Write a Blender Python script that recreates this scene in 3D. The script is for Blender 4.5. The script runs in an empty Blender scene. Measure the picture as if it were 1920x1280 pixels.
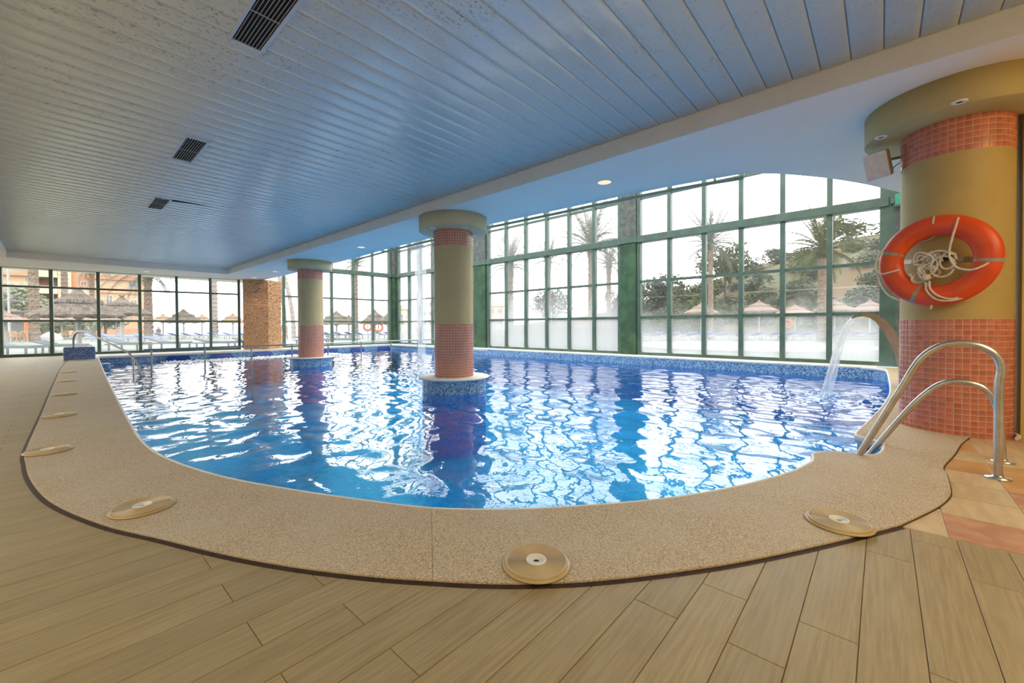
import bpy, bmesh, math, random
import numpy as np
from mathutils import Vector, Matrix, Quaternion
from math import pi, sin, cos, radians, sqrt, atan2, floor

random.seed(7)
RNG = np.random.RandomState(11)
SC = bpy.context.scene
COL = SC.collection

# ------------------------------------------------------------------ camera, sky, lamps, exposure
cam_d = bpy.data.cameras.new('camera')
cam = bpy.data.objects.new('camera', cam_d)
COL.objects.link(cam)
_p, _r, _a = radians(-.76863), radians(-.28975), radians(48.121)
_f = Vector((0, cos(_p), sin(_p)))
_u0 = Vector((0, -sin(_p), cos(_p)))
_r0 = Vector((1, 0, 0))
_rt = _r0 * cos(_r) + _u0 * sin(_r)
_up = -_r0 * sin(_r) + _u0 * cos(_r)
_rot = Matrix.Rotation(-_a, 3, 'Z')
_rt, _up, _f = _rot @ _rt, _rot @ _up, _rot @ _f
cam.matrix_world = Matrix(((_rt.x, _up.x, -_f.x, 0), (_rt.y, _up.y, -_f.y, 0), (_rt.z, _up.z, -_f.z, 1.0), (0, 0, 0, 1)))
cam_d.sensor_width = 36
cam_d.lens = 36 * 774.62 / 1920
cam_d.shift_y = -19.41 / 1920
cam_d.clip_start = 0.05
cam_d.clip_end = 6000
SC.camera = cam

SKY = 2.3
world = bpy.data.worlds.new('overcast_sky')
SC.world = world
world.use_nodes = True
bg = world.node_tree.nodes['Background']
bg.inputs[0].default_value = (1.0, 1.0, 1.0, 1)
bg.inputs[1].default_value = SKY

SC.view_settings.view_transform = 'Standard'
SC.view_settings.look = 'None'
SC.view_settings.gamma = 1
SC.view_settings.use_curve_mapping = False
SC.view_settings.exposure = 1.0


def area_lamp(name, loc, rot, sx, sy, power, col):
    d = bpy.data.lights.new(name, 'AREA')
    d.shape = 'RECTANGLE'
    d.size, d.size_y = sx, sy
    d.energy = power
    d.color = col
    o = bpy.data.objects.new(name, d)
    o.location = loc
    o.rotation_euler = rot
    COL.objects.link(o)
    return o


# the warm lit lounge behind the photographer: ceiling lamps
area_lamp('lounge_ceiling_lamp', (1.5, -2.6, 3.0), (0, 0, 0), 4.5, 1.4, 70, (1, .84, .56))
area_lamp('lounge_ceiling_lamp', (4.2, -2.6, 2.9), (radians(52), 0, radians(-30)), .9, .5, 9, (1, .60, .16))
area_lamp('lounge_ceiling_lamp', (-2.8, 3.0, 3.0), (0, 0, 0), 1.2, 7.0, 70, (1, .93, .80))
area_lamp('lounge_ceiling_lamp', (-2.8, 13.0, 3.0), (0, 0, 0), 1.2, 8.0, 70, (1, .95, .86))
# added unseen underwater lights along the near and side basin walls, brightening the pool
UW = []
for (x, y, a) in ((.80, 5.0, 0), (.86, 8.5, 0), (.98, 12.0, 0), (1.1, 15.5, 0), (1.35, 2.45, 30), (2.35, 1.25, 52), (5.6, .35, 88), (9.0, .15, 92)):
    UW.append((x, y, a))
    area_lamp('underwater_fill', (x, y, -.62), (radians(68), 0, radians(a - 90)), .9, .3, 3.2, (.60, .92, 1.0))

# ------------------------------------------------------------------ helpers


def tag(o, label=None, cat=None, group=None, kind=None):
    if label:
        o['label'] = label
    if cat:
        o['category'] = cat
    if group:
        o['group'] = group
    if kind:
        o['kind'] = kind
    return o


def link(name, me, mt=None, parent=None):
    o = bpy.data.objects.new(name, me)
    COL.objects.link(o)
    if mt is not None and not me.materials:
        me.materials.append(mt)
    if parent is not None:
        o.parent = parent
    return o


def empty(name, loc=(0, 0, 0), rz=0.0, parent=None):
    o = bpy.data.objects.new(name, None)
    o.empty_display_size = .2
    o.location = loc
    o.rotation_euler = (0, 0, rz)
    COL.objects.link(o)
    if parent is not None:
        o.parent = parent
    return o


def kids(o):
    return [c for c in bpy.data.objects if c.parent == o]


def copy_tree(o, parent=None, _kids=None):
    c = o.copy()
    COL.objects.link(c)
    if parent is not None:
        c.parent = parent
    for ch in (list(o.children)):
        copy_tree(ch, c)
    return c


class MB:
    """collects shapes into one mesh"""

    def __init__(s):
        s.v, s.f, s.uv, s.sm = [], [], [], []

    def add(s, vs, fs, smooth=False, uv=None):
        b = len(s.v)
        s.v.extend([tuple(v) for v in vs])
        for i, f in enumerate(fs):
            s.f.append(tuple(b + k for k in f))
            s.sm.append(smooth)
            s.uv.append(uv[i] if uv else None)
        return s

    def box(s, x0, x1, y0, y1, z0, z1, M=None):
        vs = [Vector((x, y, z)) for z in (z0, z1) for y in (y0, y1) for x in (x0, x1)]
        if M is not None:
            vs = [M @ v for v in vs]
        return s.add(vs, [(0, 2, 3, 1), (4, 5, 7, 6), (0, 1, 5, 4), (2, 6, 7, 3), (0, 4, 6, 2), (1, 3, 7, 5)])

    def bbox(s, x0, x1, y0, y1, z0, z1, b=.005, M=None):
        """box with chamfered top and vertical edges"""
        def ring(z, i):
            return [(x0 + i, y0 + i + b, z), (x0 + i + b, y0 + i, z), (x1 - i - b, y0 + i, z), (x1 - i, y0 + i + b, z),
                    (x1 - i, y1 - i - b, z), (x1 - i - b, y1 - i, z), (x0 + i + b, y1 - i, z), (x0 + i, y1 - i - b, z)]
        rs = [ring(z0, b), ring(z0 + b, 0), ring(z1 - b, 0), ring(z1, b)]
        vs = [Vector(p) for r in rs for p in r]
        if M is not None:
            vs = [M @ v for v in vs]
        fs = [tuple(range(7, -1, -1)), tuple(range(24, 32))]
        for k in range(3):
            for i in range(8):
                j = (i + 1) % 8
                fs.append((8 * k + i, 8 * k + j, 8 * k + 8 + j, 8 * k + 8 + i))
        return s.add(vs, fs)

    def lathe(s, prof, n=32, c=(0, 0), smooth=True, cap=True, a0=0.0, a1=2 * pi):
        """prof list of (r, z)"""
        full = abs(a1 - a0 - 2 * pi) < 1e-6
        m = n if full else n + 1
        vs, fs, uv = [], [], []
        for (r, z) in prof:
            for i in range(m):
                a = a0 + (a1 - a0) * i / n
                vs.append((c[0] + r * cos(a), c[1] + r * sin(a), z))
        L = [0.0]
        for k in range(1, len(prof)):
            L.append(L[-1] + math.hypot(prof[k][0] - prof[k - 1][0], prof[k][1] - prof[k - 1][1]))
        R = max(p[0] for p in prof)
        for k in range(len(prof) - 1):
            for i in range(n):
                j = (i + 1) % m
                fs.append((k * m + i, k * m + j, (k + 1) * m + j, (k + 1) * m + i))
                u0, u1 = R * (a1 - a0) * i / n, R * (a1 - a0) * (i + 1) / n
                uv.append([(u0, prof[k][1]), (u1, prof[k][1]), (u1, prof[k + 1][1]), (u0, prof[k + 1][1])])
        s.add(vs, fs, smooth, uv)
        if cap and full:
            if prof[0][0] > 1e-5:
                s.add(vs[:m], [tuple(range(m - 1, -1, -1))])
            if prof[-1][0] > 1e-5:
                s.add(vs[-m:], [tuple(range(m))])
        return s

    def tube(s, pts, r, n=8, cap=True, flat=None):
        pts = [Vector(p) for p in pts]
        rr = r if hasattr(r, '__len__') else [r] * len(pts)
        vs, fs = [], []
        t = (pts[1] - pts[0]).normalized()
        ref = Vector((0, 0, 1)) if abs(t.z) < .9 else Vector((1, 0, 0))
        nrm = t.cross(ref).normalized()
        for i, p in enumerate(pts):
            if i == 0:
                t2 = pts[1] - pts[0]
            elif i == len(pts) - 1:
                t2 = pts[-1] - pts[-2]
            else:
                t2 = (pts[i + 1] - p).normalized() + (p - pts[i - 1]).normalized()
            t2 = t2.normalized()
            nrm = (nrm - t2 * nrm.dot(t2)).normalized()
            bn = t2.cross(nrm)
            for k in range(n):
                a = 2 * pi * k / n
                vs.append(p + (nrm * cos(a) + bn * sin(a)) * rr[i])
        for i in range(len(pts) - 1):
            for k in range(n):
                j = (k + 1) % n
                fs.append((i * n + k, i * n + j, (i + 1) * n + j, (i + 1) * n + k))
        s.add(vs, fs, True)
        if cap:
            s.add(vs[:n], [tuple(range(n - 1, -1, -1))])
            s.add(vs[-n:], [tuple(range(n))])
        return s

    def prism(s, poly, z0, z1):
        n = len(poly)
        vs = [(p[0], p[1], z0) for p in poly] + [(p[0], p[1], z1) for p in poly]
        fs = [tuple(range(n - 1, -1, -1)), tuple(range(n, 2 * n))]
        for i in range(n):
            j = (i + 1) % n
            fs.append((i, j, n + j, n + i))
        return s.add(vs, fs)

    def strip(s, pts, z0, z1, smooth=True, off=0.0):
        """vertical wall along pts with uv in metres"""
        L = 0.0
        n = len(pts)
        vs = [(p[0], p[1], z0) for p in pts] + [(p[0], p[1], z1) for p in pts]
        fs, uv = [], []
        for i in range(n - 1):
            d = math.hypot(pts[i + 1][0] - pts[i][0], pts[i + 1][1] - pts[i][1])
            fs.append((i, i + 1, n + i + 1, n + i))
            uv.append([(L, z0), (L + d, z0), (L + d, z1), (L, z1)])
            L += d
        return s.add(vs, fs, smooth, uv)

    def mesh(s, name):
        me = bpy.data.meshes.new(name)
        me.from_pydata(s.v, [], s.f)
        if any(s.sm):
            me.polygons.foreach_set('use_smooth', s.sm)
        if any(u is not None for u in s.uv):
            ul = me.uv_layers.new(name='UVMap')
            k = 0
            for f, u in zip(s.f, s.uv):
                for i in range(len(f)):
                    if u is not None:
                        ul.data[k].uv = u[i]
                    k += 1
        me.update()
        return me

    def build(s, name, mt, parent=None):
        return link(name, s.mesh(name), mt, parent)


def resample(pts, n):
    pts = np.array(pts, float)
    d = np.r_[0, np.cumsum(np.hypot(*np.diff(pts[:, :2], axis=0).T))]
    t = np.linspace(0, d[-1], n)
    return np.stack([np.interp(t, d, pts[:, k]) for k in range(pts.shape[1])], 1)


def smooth_curve(pts, per=8):
    """Catmull-Rom through pts"""
    P = [np.array(p, float) for p in pts]
    P = [2 * P[0] - P[1]] + P + [2 * P[-1] - P[-2]]
    out = []
    for i in range(1, len(P) - 2):
        for k in range(per):
            t = k / per
            a, b, c, d = P[i - 1], P[i], P[i + 1], P[i + 2]
            out.append(.5 * ((2 * b) + (-a + c) * t + (2 * a - 5 * b + 4 * c - d) * t * t + (-a + 3 * b - 3 * c + d) * t ** 3))
    out.append(P[-2])
    return [tuple(float(x) for x in p) for p in out]


# ------------------------------------------------------------------ materials
class NT:
    def __init__(s, name):
        s.m = bpy.data.materials.new(name)
        s.m.use_nodes = True
        s.t = s.m.node_tree
        s.t.nodes.clear()
        s.out = s.n('ShaderNodeOutputMaterial')

    def n(s, typ, **kw):
        nd = s.t.nodes.new(typ)
        for k, v in kw.items():
            setattr(nd, k, v)
        return nd

    def set(s, nd, **kw):
        for k, v in kw.items():
            i = nd.inputs[k.replace('_', ' ')] if isinstance(k, str) else nd.inputs[k]
            s.put(i, v)
        return nd

    def put(s, i, v):
        if isinstance(v, bpy.types.NodeSocket):
            s.t.links.new(v, i)
        else:
            if hasattr(v, '__len__') and len(v) == 3 and i.type == 'RGBA':
                v = (*v, 1)
            i.default_value = v

    def math(s, op, a, b=None, c=None):
        nd = s.n('ShaderNodeMath', operation=op)
        s.put(nd.inputs[0], a)
        if b is not None:
            s.put(nd.inputs[1], b)
        if c is not None:
            s.put(nd.inputs[2], c)
        return nd.outputs[0]

    def vmath(s, op, a, b=None):
        nd = s.n('ShaderNodeVectorMath', operation=op)
        s.put(nd.inputs[0], a)
        if b is not None:
            s.put(nd.inputs[1], b)
        return nd.outputs[0]

    def mix(s, f, a, b):
        nd = s.n('ShaderNodeMix', data_type='RGBA')
        s.put(nd.inputs[0], f)
        s.put(nd.inputs[6], a)
        s.put(nd.inputs[7], b)
        return nd.outputs[2]

    def coord(s, which='Object'):
        if which == 'Position':
            return s.n('ShaderNodeNewGeometry').outputs['Position']
        return s.n('ShaderNodeTexCoord').outputs[which]

    def noise(s, vec, scale, detail=3, rough=.5):
        nd = s.n('ShaderNodeTexNoise')
        s.put(nd.inputs['Vector'], vec)
        s.put(nd.inputs['Scale'], scale)
        s.put(nd.inputs['Detail'], detail)
        s.put(nd.inputs['Roughness'], rough)
        return nd.outputs['Fac']

    def ramp(s, f, a, b, lo=0.0, hi=1.0):
        nd = s.n('ShaderNodeMapRange')
        nd.interpolation_type = 'SMOOTHSTEP'
        for i, v in enumerate((f, a, b, lo, hi)):
            s.put(nd.inputs[i], v)
        return nd.outputs[0]

    def scale(s, vec, sc):
        return s.vmath('MULTIPLY', vec, sc)

    def bump(s, h, strength=.3, dist=.01):
        nd = s.n('ShaderNodeBump')
        s.put(nd.inputs['Height'], h)
        nd.inputs['Strength'].default_value = strength
        nd.inputs['Distance'].default_value = dist
        return nd.outputs[0]

    def pbr(s, col, rough=.5, metal=0.0, spec=.5, normal=None, emis=None, es=0):
        b = s.n('ShaderNodeBsdfPrincipled')
        s.put(b.inputs['Base Color'], col)
        s.put(b.inputs['Roughness'], rough)
        s.put(b.inputs['Metallic'], metal)
        s.put(b.inputs['Specular IOR Level'], spec)
        if normal is not None:
            s.put(b.inputs['Normal'], normal)
        if emis is not None:
            s.put(b.inputs['Emission Color'], emis)
            s.put(b.inputs['Emission Strength'], es)
        return b.outputs[0]

    def done(s, sh):
        s.t.links.new(sh, s.out.inputs[0])
        return s.m


def vary(name, a, b, scale=4.0, rough=.6, metal=0, spec=.5, bump=0.0, bscale=60, stretch=(1, 1, 1), rnd=0.0, which='Object'):
    """plain painted/plastered material: noise mix of two tones + fine relief + per-object shade"""
    t = NT(name)
    v = t.scale(t.coord(which), stretch)
    f = t.ramp(t.noise(v, scale, 4), .35, .65)
    c = t.mix(f, a, b)
    if rnd:
        r = t.n('ShaderNodeObjectInfo').outputs['Random']
        k = t.math('MULTIPLY_ADD', r, 2 * rnd, 1 - rnd)
        c = t.vmath('SCALE', c)
        t.put(c.node.inputs['Scale'], k)
    nm = t.bump(t.noise(v, bscale, 2), bump, .01) if bump else None
    return t.done(t.pbr(c, rough, metal, spec, nm))


def mosaic_mat(name, cols, grout, size, rough=.25, below=None, below_z=None, spec=.5):
    t = NT(name)
    uv = t.coord('UV')
    q = t.vmath('DIVIDE', uv, (size, size, 1))
    cell = t.vmath('FLOOR', q)
    fr = t.vmath('FRACTION', q)
    wn = t.n('ShaderNodeTexWhiteNoise', noise_dimensions='2D')
    t.put(wn.inputs['Vector'], cell)
    cr = t.n('ShaderNodeValToRGB')
    cr.color_ramp.interpolation = 'CONSTANT'
    els = cr.color_ramp.elements
    while len(els) < len(cols):
        els.new(.5)
    for i, c in enumerate(cols):
        els[i].position = i / len(cols)
        els[i].color = (*c, 1)
    t.put(cr.inputs[0], wn.outputs['Value'])
    sx = t.n('ShaderNodeSeparateXYZ')
    t.put(sx.inputs[0], fr)
    g = .07
    e = [t.math('LESS_THAN', sx.outputs[0], g), t.math('GREATER_THAN', sx.outputs[0], 1 - g),
         t.math('LESS_THAN', sx.outputs[1], g), t.math('GREATER_THAN', sx.outputs[1], 1 - g)]
    m = e[0]
    for k in e[1:]:
        m = t.math('MAXIMUM', m, k)
    c = t.mix(m, cr.outputs[0], grout)
    if below is not None:
        s2 = t.n('ShaderNodeSeparateXYZ')
        t.put(s2.inputs[0], uv)
        lowc = t.mix(wn.outputs['Value'], below[0], below[1])
        lowc = t.mix(m, lowc, below[2])
        c = t.mix(t.math('LESS_THAN', s2.outputs[1], below_z), c, lowc)
    return t.done(t.pbr(c, rough, 0, spec, t.bump(t.math('SUBTRACT', 1.0, m), .25, .002)))


M = {}
# ceiling boards: painted metal with speckled corrosion
t = NT('ceiling_board_paint')
v = t.coord('Position')
sp = t.noise(t.scale(v, (1, 1.6, 1)), 34, 2, .6)
big = t.noise(v, .55, 2)
patch = t.ramp(big, .42, .60)
spots = t.math('MULTIPLY', t.ramp(sp, .575, .64), t.math('MULTIPLY_ADD', patch, .85, .2))
c = t.mix(t.noise(v, 1.2, 2), (.69, .745, .73), (.75, .80, .78))
c = t.mix(t.math('MULTIPLY', spots, .85), c, (.24, .31, .34))
M['ceil'] = t.done(t.pbr(c, t.math('MULTIPLY_ADD', spots, .06, .25), 0, .75, t.bump(t.noise(v, 90, 2), .06, .01)))
M['soffit'] = vary('soffit_plaster', (.89, .81, .72), (.91, .84, .75), 1.2, .75, bump=.03, bscale=30, which='Position')
M['fascia'] = vary('fascia_paint', (.74, .70, .62), (.78, .74, .66), 2, .6, which='Position')
M['cream'] = vary('cream_column_paint', (.49, .375, .18), (.53, .41, .205), 2.5, .6, bump=.05, bscale=40)
M['cream_warmlit'] = vary('warmlit_cream_column', (.42, .30, .10), (.46, .335, .12), 2.5, .6, bump=.05, bscale=40)  # same cream paint, warm lamp light put into the colour
M['capital_warmlit'] = vary('warmlit_cream_capital', (.46, .36, .15), (.50, .40, .18), 2.5, .65, bump=.04, bscale=40)  # warm light on the deck capital put into its colour
M['capital'] = vary('cream_capital_paint', (.56, .46, .27), (.60, .50, .30), 2.5, .65, bump=.04, bscale=40)
M['wall'] = vary('ochre_wall_plaster', (.47, .35, .09), (.52, .39, .11), 2, .8, bump=.05, which='Position')
M['inwall'] = vary('pale_wall_plaster', (.72, .68, .58), (.76, .72, .62), 2, .8, which='Position')
M['grout'] = vary('pale_grout', (.70, .50, .38), (.78, .58, .46), 8, .8)
M['terra'] = vary('terracotta_glazed_tile', (.46, .125, .075), (.55, .18, .11), 14, .22, rnd=.14, which='Object')
M['terra_far'] = mosaic_mat('terracotta_tile_rows', [(.42, .13, .09), (.50, .17, .12), (.46, .15, .105), (.54, .20, .14)], (.62, .46, .36), .05, .25)
M['mosaic'] = mosaic_mat('blue_glass_mosaic', [(.025, .07, .20), (.06, .17, .38), (.13, .31, .55), (.24, .45, .64), (.09, .23, .46), (.34, .55, .70), (.05, .13, .32), (.18, .37, .59)],
                         (.26, .36, .50), .025, .2, below=((.004, .13, .52), (.01, .21, .68), (.02, .22, .62)), below_z=-.265)
M['block'] = mosaic_mat('blue_block_mosaic', [(.02, .05, .20), (.05, .11, .34), (.10, .20, .48), (.16, .28, .55), (.04, .08, .28)], (.20, .27, .40), .025, .25)
M['poolfloor'] = mosaic_mat('pool_floor_mosaic', [(.0, .20, .50), (.0, .27, .58), (.0, .34, .66), (.0, .23, .53)], (.01, .36, .62), .05, .3)
M['ledge'] = vary('pool_ledge_stone', (.62, .60, .54), (.70, .68, .62), 3, .7, bump=.1, bscale=120, which='Position')
# exposed-aggregate coping
t = NT('pebbled_coping')
v = t.coord('Position')
n1 = t.noise(v, 190, 3, .65)
n2 = t.noise(v, 2.2, 4)
c = t.mix(t.ramp(n1, .34, .66), (.27, .19, .10), (.74, .59, .39))
c = t.mix(t.math('MULTIPLY', t.ramp(n2, .35, .7), .35), c, (.58, .50, .38))
M['coping'] = t.done(t.pbr(c, .62, 0, .45, t.bump(n1, .55, .006)))
M['copgrout'] = vary('coping_grout', (.25, .19, .12), (.33, .26, .17), 30, .8, which='Position')
M['seam'] = vary('brown_sealant', (.03, .014, .009), (.05, .024, .014), 20, .6, which='Position')
M['floor_grout'] = vary('floor_joint_grout', (.19, .125, .065), (.24, .165, .09), 20, .8, which='Position')
M['lip'] = vary('white_coping_lip', (.72, .70, .68), (.80, .78, .76), 10, .45, which='Position')
# plank-look floor tiles
t = NT('plank_floor_tile')
oi = t.n('ShaderNodeObjectInfo')
v = t.coord('Position')
sh = t.n('ShaderNodeCombineXYZ')
t.put(sh.inputs[0], t.math('MULTIPLY', oi.outputs['Random'], 37.0))
t.put(sh.inputs[1], t.math('MULTIPLY', oi.outputs['Random'], 91.0))
v2 = t.vmath('ADD', v, sh.outputs[0])
g1 = t.noise(t.scale(v2, (1.6, 34, 1)), 2.2, 5, .62)
g2 = t.noise(t.scale(v2, (1.0, 5, 1)), 2.0, 3, .55)
c = t.mix(t.ramp(g1, .3, .7), (.28, .207, .098), (.385, .298, .15))
c = t.mix(t.math('MULTIPLY', t.ramp(g2, .45, .75), .5), c, (.375, .305, .175))
k = t.math('MULTIPLY_ADD', oi.outputs['Random'], .12, .94)
cs = t.vmath('SCALE', c)
t.put(cs.node.inputs['Scale'], k)
M['plank'] = t.done(t.pbr(cs, t.math('MULTIPLY_ADD', g1, .25, .36), 0, .45, t.bump(g1, .08, .004)))
M['tan'] = vary('tan_stone_tile', (.52, .38, .20), (.62, .47, .27), 4, .4, stretch=(1, 4, 1), rnd=.1, which='Position')
M['rust'] = vary('rust_stone_tile', (.42, .20, .11), (.54, .29, .17), 9, .4, rnd=.08, which='Position')
M['orange_tile'] = vary('amber_stone_tile', (.52, .27, .09), (.60, .35, .14), 5, .4, which='Position')
M['tgrout'] = vary('tile_grout', (.60, .50, .38), (.66, .56, .44), 20, .8, which='Position')
M['steel'] = vary('brushed_stainless', (.50, .47, .43), (.60, .57, .53), 12, .30, 1.0)
M['steel2'] = vary('matt_rail_steel', (.34, .33, .32), (.42, .41, .40), 12, .35, 1.0)
M['green'] = vary('green_window_paint', (.065, .112, .088), (.085, .14, .11), 3, .4, which='Position')
M['eaves_green'] = vary('pale_green_rail_paint', (.20, .30, .24), (.24, .34, .28), 3, .4, which='Position')
M['greenlit'] = vary('bright_green_box_paint', (.03, .30, .20), (.04, .36, .25), 3, .4)
M['post_low'] = vary('mossy_green_concrete', (.035, .075, .042), (.06, .125, .062), 2.2, .85, bump=.2, bscale=40, which='Position')
M['post_up'] = vary('grey_concrete', (.09, .10, .09), (.14, .155, .14), 6, .9, bump=.15, bscale=50, which='Position')
M['lid'] = vary('ivory_plastic_lid', (.47, .335, .155), (.55, .41, .21), 6, .35)
M['lidw'] = vary('white_plastic_lid_centre', (.72, .70, .62), (.80, .78, .70), 6, .4)
M['dark'] = vary('dark_recess', (.012, .010, .008), (.02, .018, .015), 6, .8)
M['ventdark'] = vary('vent_shadow_box', (.01, .01, .014), (.014, .014, .018), 6, .9)
M['ventw'] = vary('vent_frame_paint', (.62, .66, .72), (.68, .72, .78), 6, .45)
M['ventslat'] = vary('vent_slat_metal', (.42, .42, .42), (.5, .5, .5), 6, .4)
M['white'] = vary('white_enamel', (.78, .78, .76), (.84, .84, .82), 5, .4)
M['buoy'] = vary('orange_buoy_plastic', (.66, .06, .005), (.76, .08, .008), 5, .38, bump=.03, bscale=30)
M['rope'] = vary('cream_rope_fibre', (.62, .54, .40), (.74, .66, .52), 40, .9, bump=.4, bscale=160)
M['tape'] = vary('grey_reflective_tape', (.26, .25, .18), (.34, .33, .24), 30, .4)
M['tin'] = vary('bracket_steel', (.25, .22, .19), (.32, .29, .25), 10, .4, .9)
M['spk'] = vary('speaker_grille_grey', (.62, .60, .60), (.70, .68, .68), 30, .6, bump=.2, bscale=300)
M['spkside'] = vary('speaker_side_warmlit', (.50, .34, .14), (.56, .39, .17), 6, .5)  # grey cabinet, warm light on its side put into the colour
M['seatblue'] = vary('blue_seat_plastic', (.003, .035, .22), (.006, .05, .28), 6, .25)
M['hose'] = vary('white_hose', (.66, .62, .52), (.74, .70, .60), 6, .5)


def emit_mat(name, col, e):
    t = NT(name)
    nd = t.n('ShaderNodeEmission')
    t.put(nd.inputs[0], col)
    nd.inputs[1].default_value = e
    return t.done(nd.outputs[0])


M['lamp_on'] = emit_mat('warm_lamp_lens', (1, .74, .52), .62)

# split-face stone
t = NT('split_face_stone')
v = t.coord('Position')
wn = t.n('ShaderNodeTexWhiteNoise', noise_dimensions='3D')
t.put(wn.inputs['Vector'], t.vmath('FLOOR', t.scale(v, (11, 11, 22))))
c = t.mix(wn.outputs['Value'], (.36, .12, .035), (.66, .33, .14))
c = t.mix(t.ramp(t.noise(v, 26, 4, .65), .38, .66), c, (.70, .46, .27))
M['stone'] = t.done(t.pbr(c, .85, 0, .3, t.bump(t.noise(v, 45, 4, .7), .8, .02)))


# glass, clear or fogged
def glass_mat(name, base, low_z, high_z, amount, streak=.35):
    t = NT(name)
    v = t.coord('Position')
    sx = t.n('ShaderNodeSeparateXYZ')
    t.put(sx.inputs[0], v)
    n1 = t.noise(t.scale(v, (1, 1, .35)), 1.1, 3)
    n2 = t.noise(t.scale(v, (1, 1, .08)), 14, 2)
    z = t.math('ADD', sx.outputs[2], t.math('MULTIPLY', t.math('SUBTRACT', n1, .5), 1.1))
    fog = t.math('SUBTRACT', 1.0, t.ramp(z, low_z, high_z))
    fog = t.math('MULTIPLY_ADD', fog, amount, base)
    fog = t.math('MULTIPLY', fog, t.math('MULTIPLY_ADD', n2, streak, 1 - streak * .5))
    fog = t.math('MINIMUM', t.math('MAXIMUM', fog, 0.0), .95)
    tr = t.n('ShaderNodeBsdfTransparent')
    tr.inputs[0].default_value = (.985, .99, .985, 1)
    gl = t.n('ShaderNodeBsdfGlossy')
    gl.inputs['Roughness'].default_value = .02
    lw = t.n('ShaderNodeLayerWeight')
    lw.inputs[0].default_value = .5
    m1 = t.n('ShaderNodeMixShader')
    t.put(m1.inputs[0], t.math('MULTIPLY_ADD', t.math('POWER', lw.outputs['Facing'], 5.0), .75, .02))
    t.put(m1.inputs[1], tr.outputs[0])
    t.put(m1.inputs[2], gl.outputs[0])
    tl = t.n('ShaderNodeBsdfTranslucent')
    tl.inputs[0].default_value = (.52, .535, .55, 1)
    m2 = t.n('ShaderNodeMixShader')
    t.put(m2.inputs[0], fog)
    t.put(m2.inputs[1], m1.outputs[0])
    t.put(m2.inputs[2], tl.outputs[0])
    return t.done(m2.outputs[0])


M['glass'] = glass_mat('clear_window_glass', 0.02, .2, 1.3, .10)
M['glassA'] = glass_mat('hazy_window_glass', .05, .2, 1.9, .5, .2)
M['glassB'] = glass_mat('steamed_window_glass', .10, .4, 2.5, .66, .18)
M['glassC'] = glass_mat('half_steamed_window_glass', .02, .1, 1.9, .50, .2)

# pool water
t = NT('pool_water')
v = t.coord('Position')
nm = t.bump(t.noise(t.scale(v, (1, 1, 0)), 9, 2, .5), .10, .02)
tr = t.n('ShaderNodeBsdfTransparent')
tr.inputs[0].default_value = (.42, .88, .98, 1)
gl = t.n('ShaderNodeBsdfGlossy')
gl.inputs['Roughness'].default_value = .015
t.put(gl.inputs['Normal'], nm)
lw = t.n('ShaderNodeLayerWeight')
lw.inputs[0].default_value = .5
t.put(lw.inputs['Normal'], nm)
m1 = t.n('ShaderNodeMixShader')
t.put(m1.inputs[0], t.math('MULTIPLY_ADD', t.math('POWER', lw.outputs['Facing'], 3.5), .93, .02))
t.put(m1.inputs[1], tr.outputs[0])
t.put(m1.inputs[2], gl.outputs[0])
M['water'] = t.done(m1.outputs[0])


def falling_mat(name, f, streak):
    t = NT(name)
    v = t.coord('Object')
    n = t.noise(t.scale(v, streak), 1.0, 3, .6)
    tr = t.n('ShaderNodeBsdfTransparent')
    tl = t.n('ShaderNodeBsdfTranslucent')
    tl.inputs[0].default_value = (.85, .87, .9, 1)
    df = t.n('ShaderNodeBsdfGlossy')
    df.inputs[0].default_value = (.9, .92, .95, 1)
    df.inputs['Roughness'].default_value = .18
    m0 = t.n('ShaderNodeMixShader')
    m0.inputs[0].default_value = .45
    t.put(m0.inputs[1], tl.outputs[0])
    t.put(m0.inputs[2], df.outputs[0])
    m = t.n('ShaderNodeMixShader')
    t.put(m.inputs[0], t.ramp(n, .3, .7, f * .4, f * 1.3))
    t.put(m.inputs[1], tr.outputs[0])
    t.put(m.inputs[2], m0.outputs[0])
    return t.done(m.outputs[0])


M['jet'] = falling_mat('falling_water', .55, (40, 9, 4))
M['curtain'] = falling_mat('falling_water_sheet', .36, (1, 34, 1.2))
M['foam'] = falling_mat('foaming_water', .75, (14, 14, 14))

# exterior
M['ground'] = vary('pool_terrace_paving', (.135, .165, .135), (.165, .19, .16), .35, .7, which='Position')
M['pale_paving'] = vary('pale_paving', (.30, .31, .29), (.35, .36, .34), .5, .7, which='Position')
M['sea'] = vary('hazy_sea', (.19, .23, .29), (.22, .26, .32), .02, .6, which='Position', stretch=(.2, 1, 1))
M['hill'] = None
t = NT('dry_hillside')
v = t.coord('Position')
a = t.noise(v, .10, 5, .6)
b = t.noise(v, .55, 4, .65)
c = t.mix(t.ramp(a, .40, .62), (.125, .085, .052), (.085, .09, .058))
c = t.mix(t.ramp(b, .42, .68), c, (.11, .115, .075))
M['hill'] = t.done(t.pbr(c, .95, 0, .1, t.bump(b, .6, .5)))


def leaf(name, a, b):
    t = NT(name)
    oi = t.n('ShaderNodeObjectInfo')
    v = t.coord('Object')
    f = t.ramp(t.noise(v, 3.0, 2), .3, .7)
    c = t.mix(f, a, b)
    d = t.n('ShaderNodeBsdfDiffuse')
    t.put(d.inputs[0], c)
    tl = t.n('ShaderNodeBsdfTranslucent')
    t.put(tl.inputs[0], c)
    m = t.n('ShaderNodeMixShader')
    m.inputs[0].default_value = .3
    t.put(m.inputs[1], d.outputs[0])
    t.put(m.inputs[2], tl.outputs[0])
    return t.done(m.outputs[0])


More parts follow.
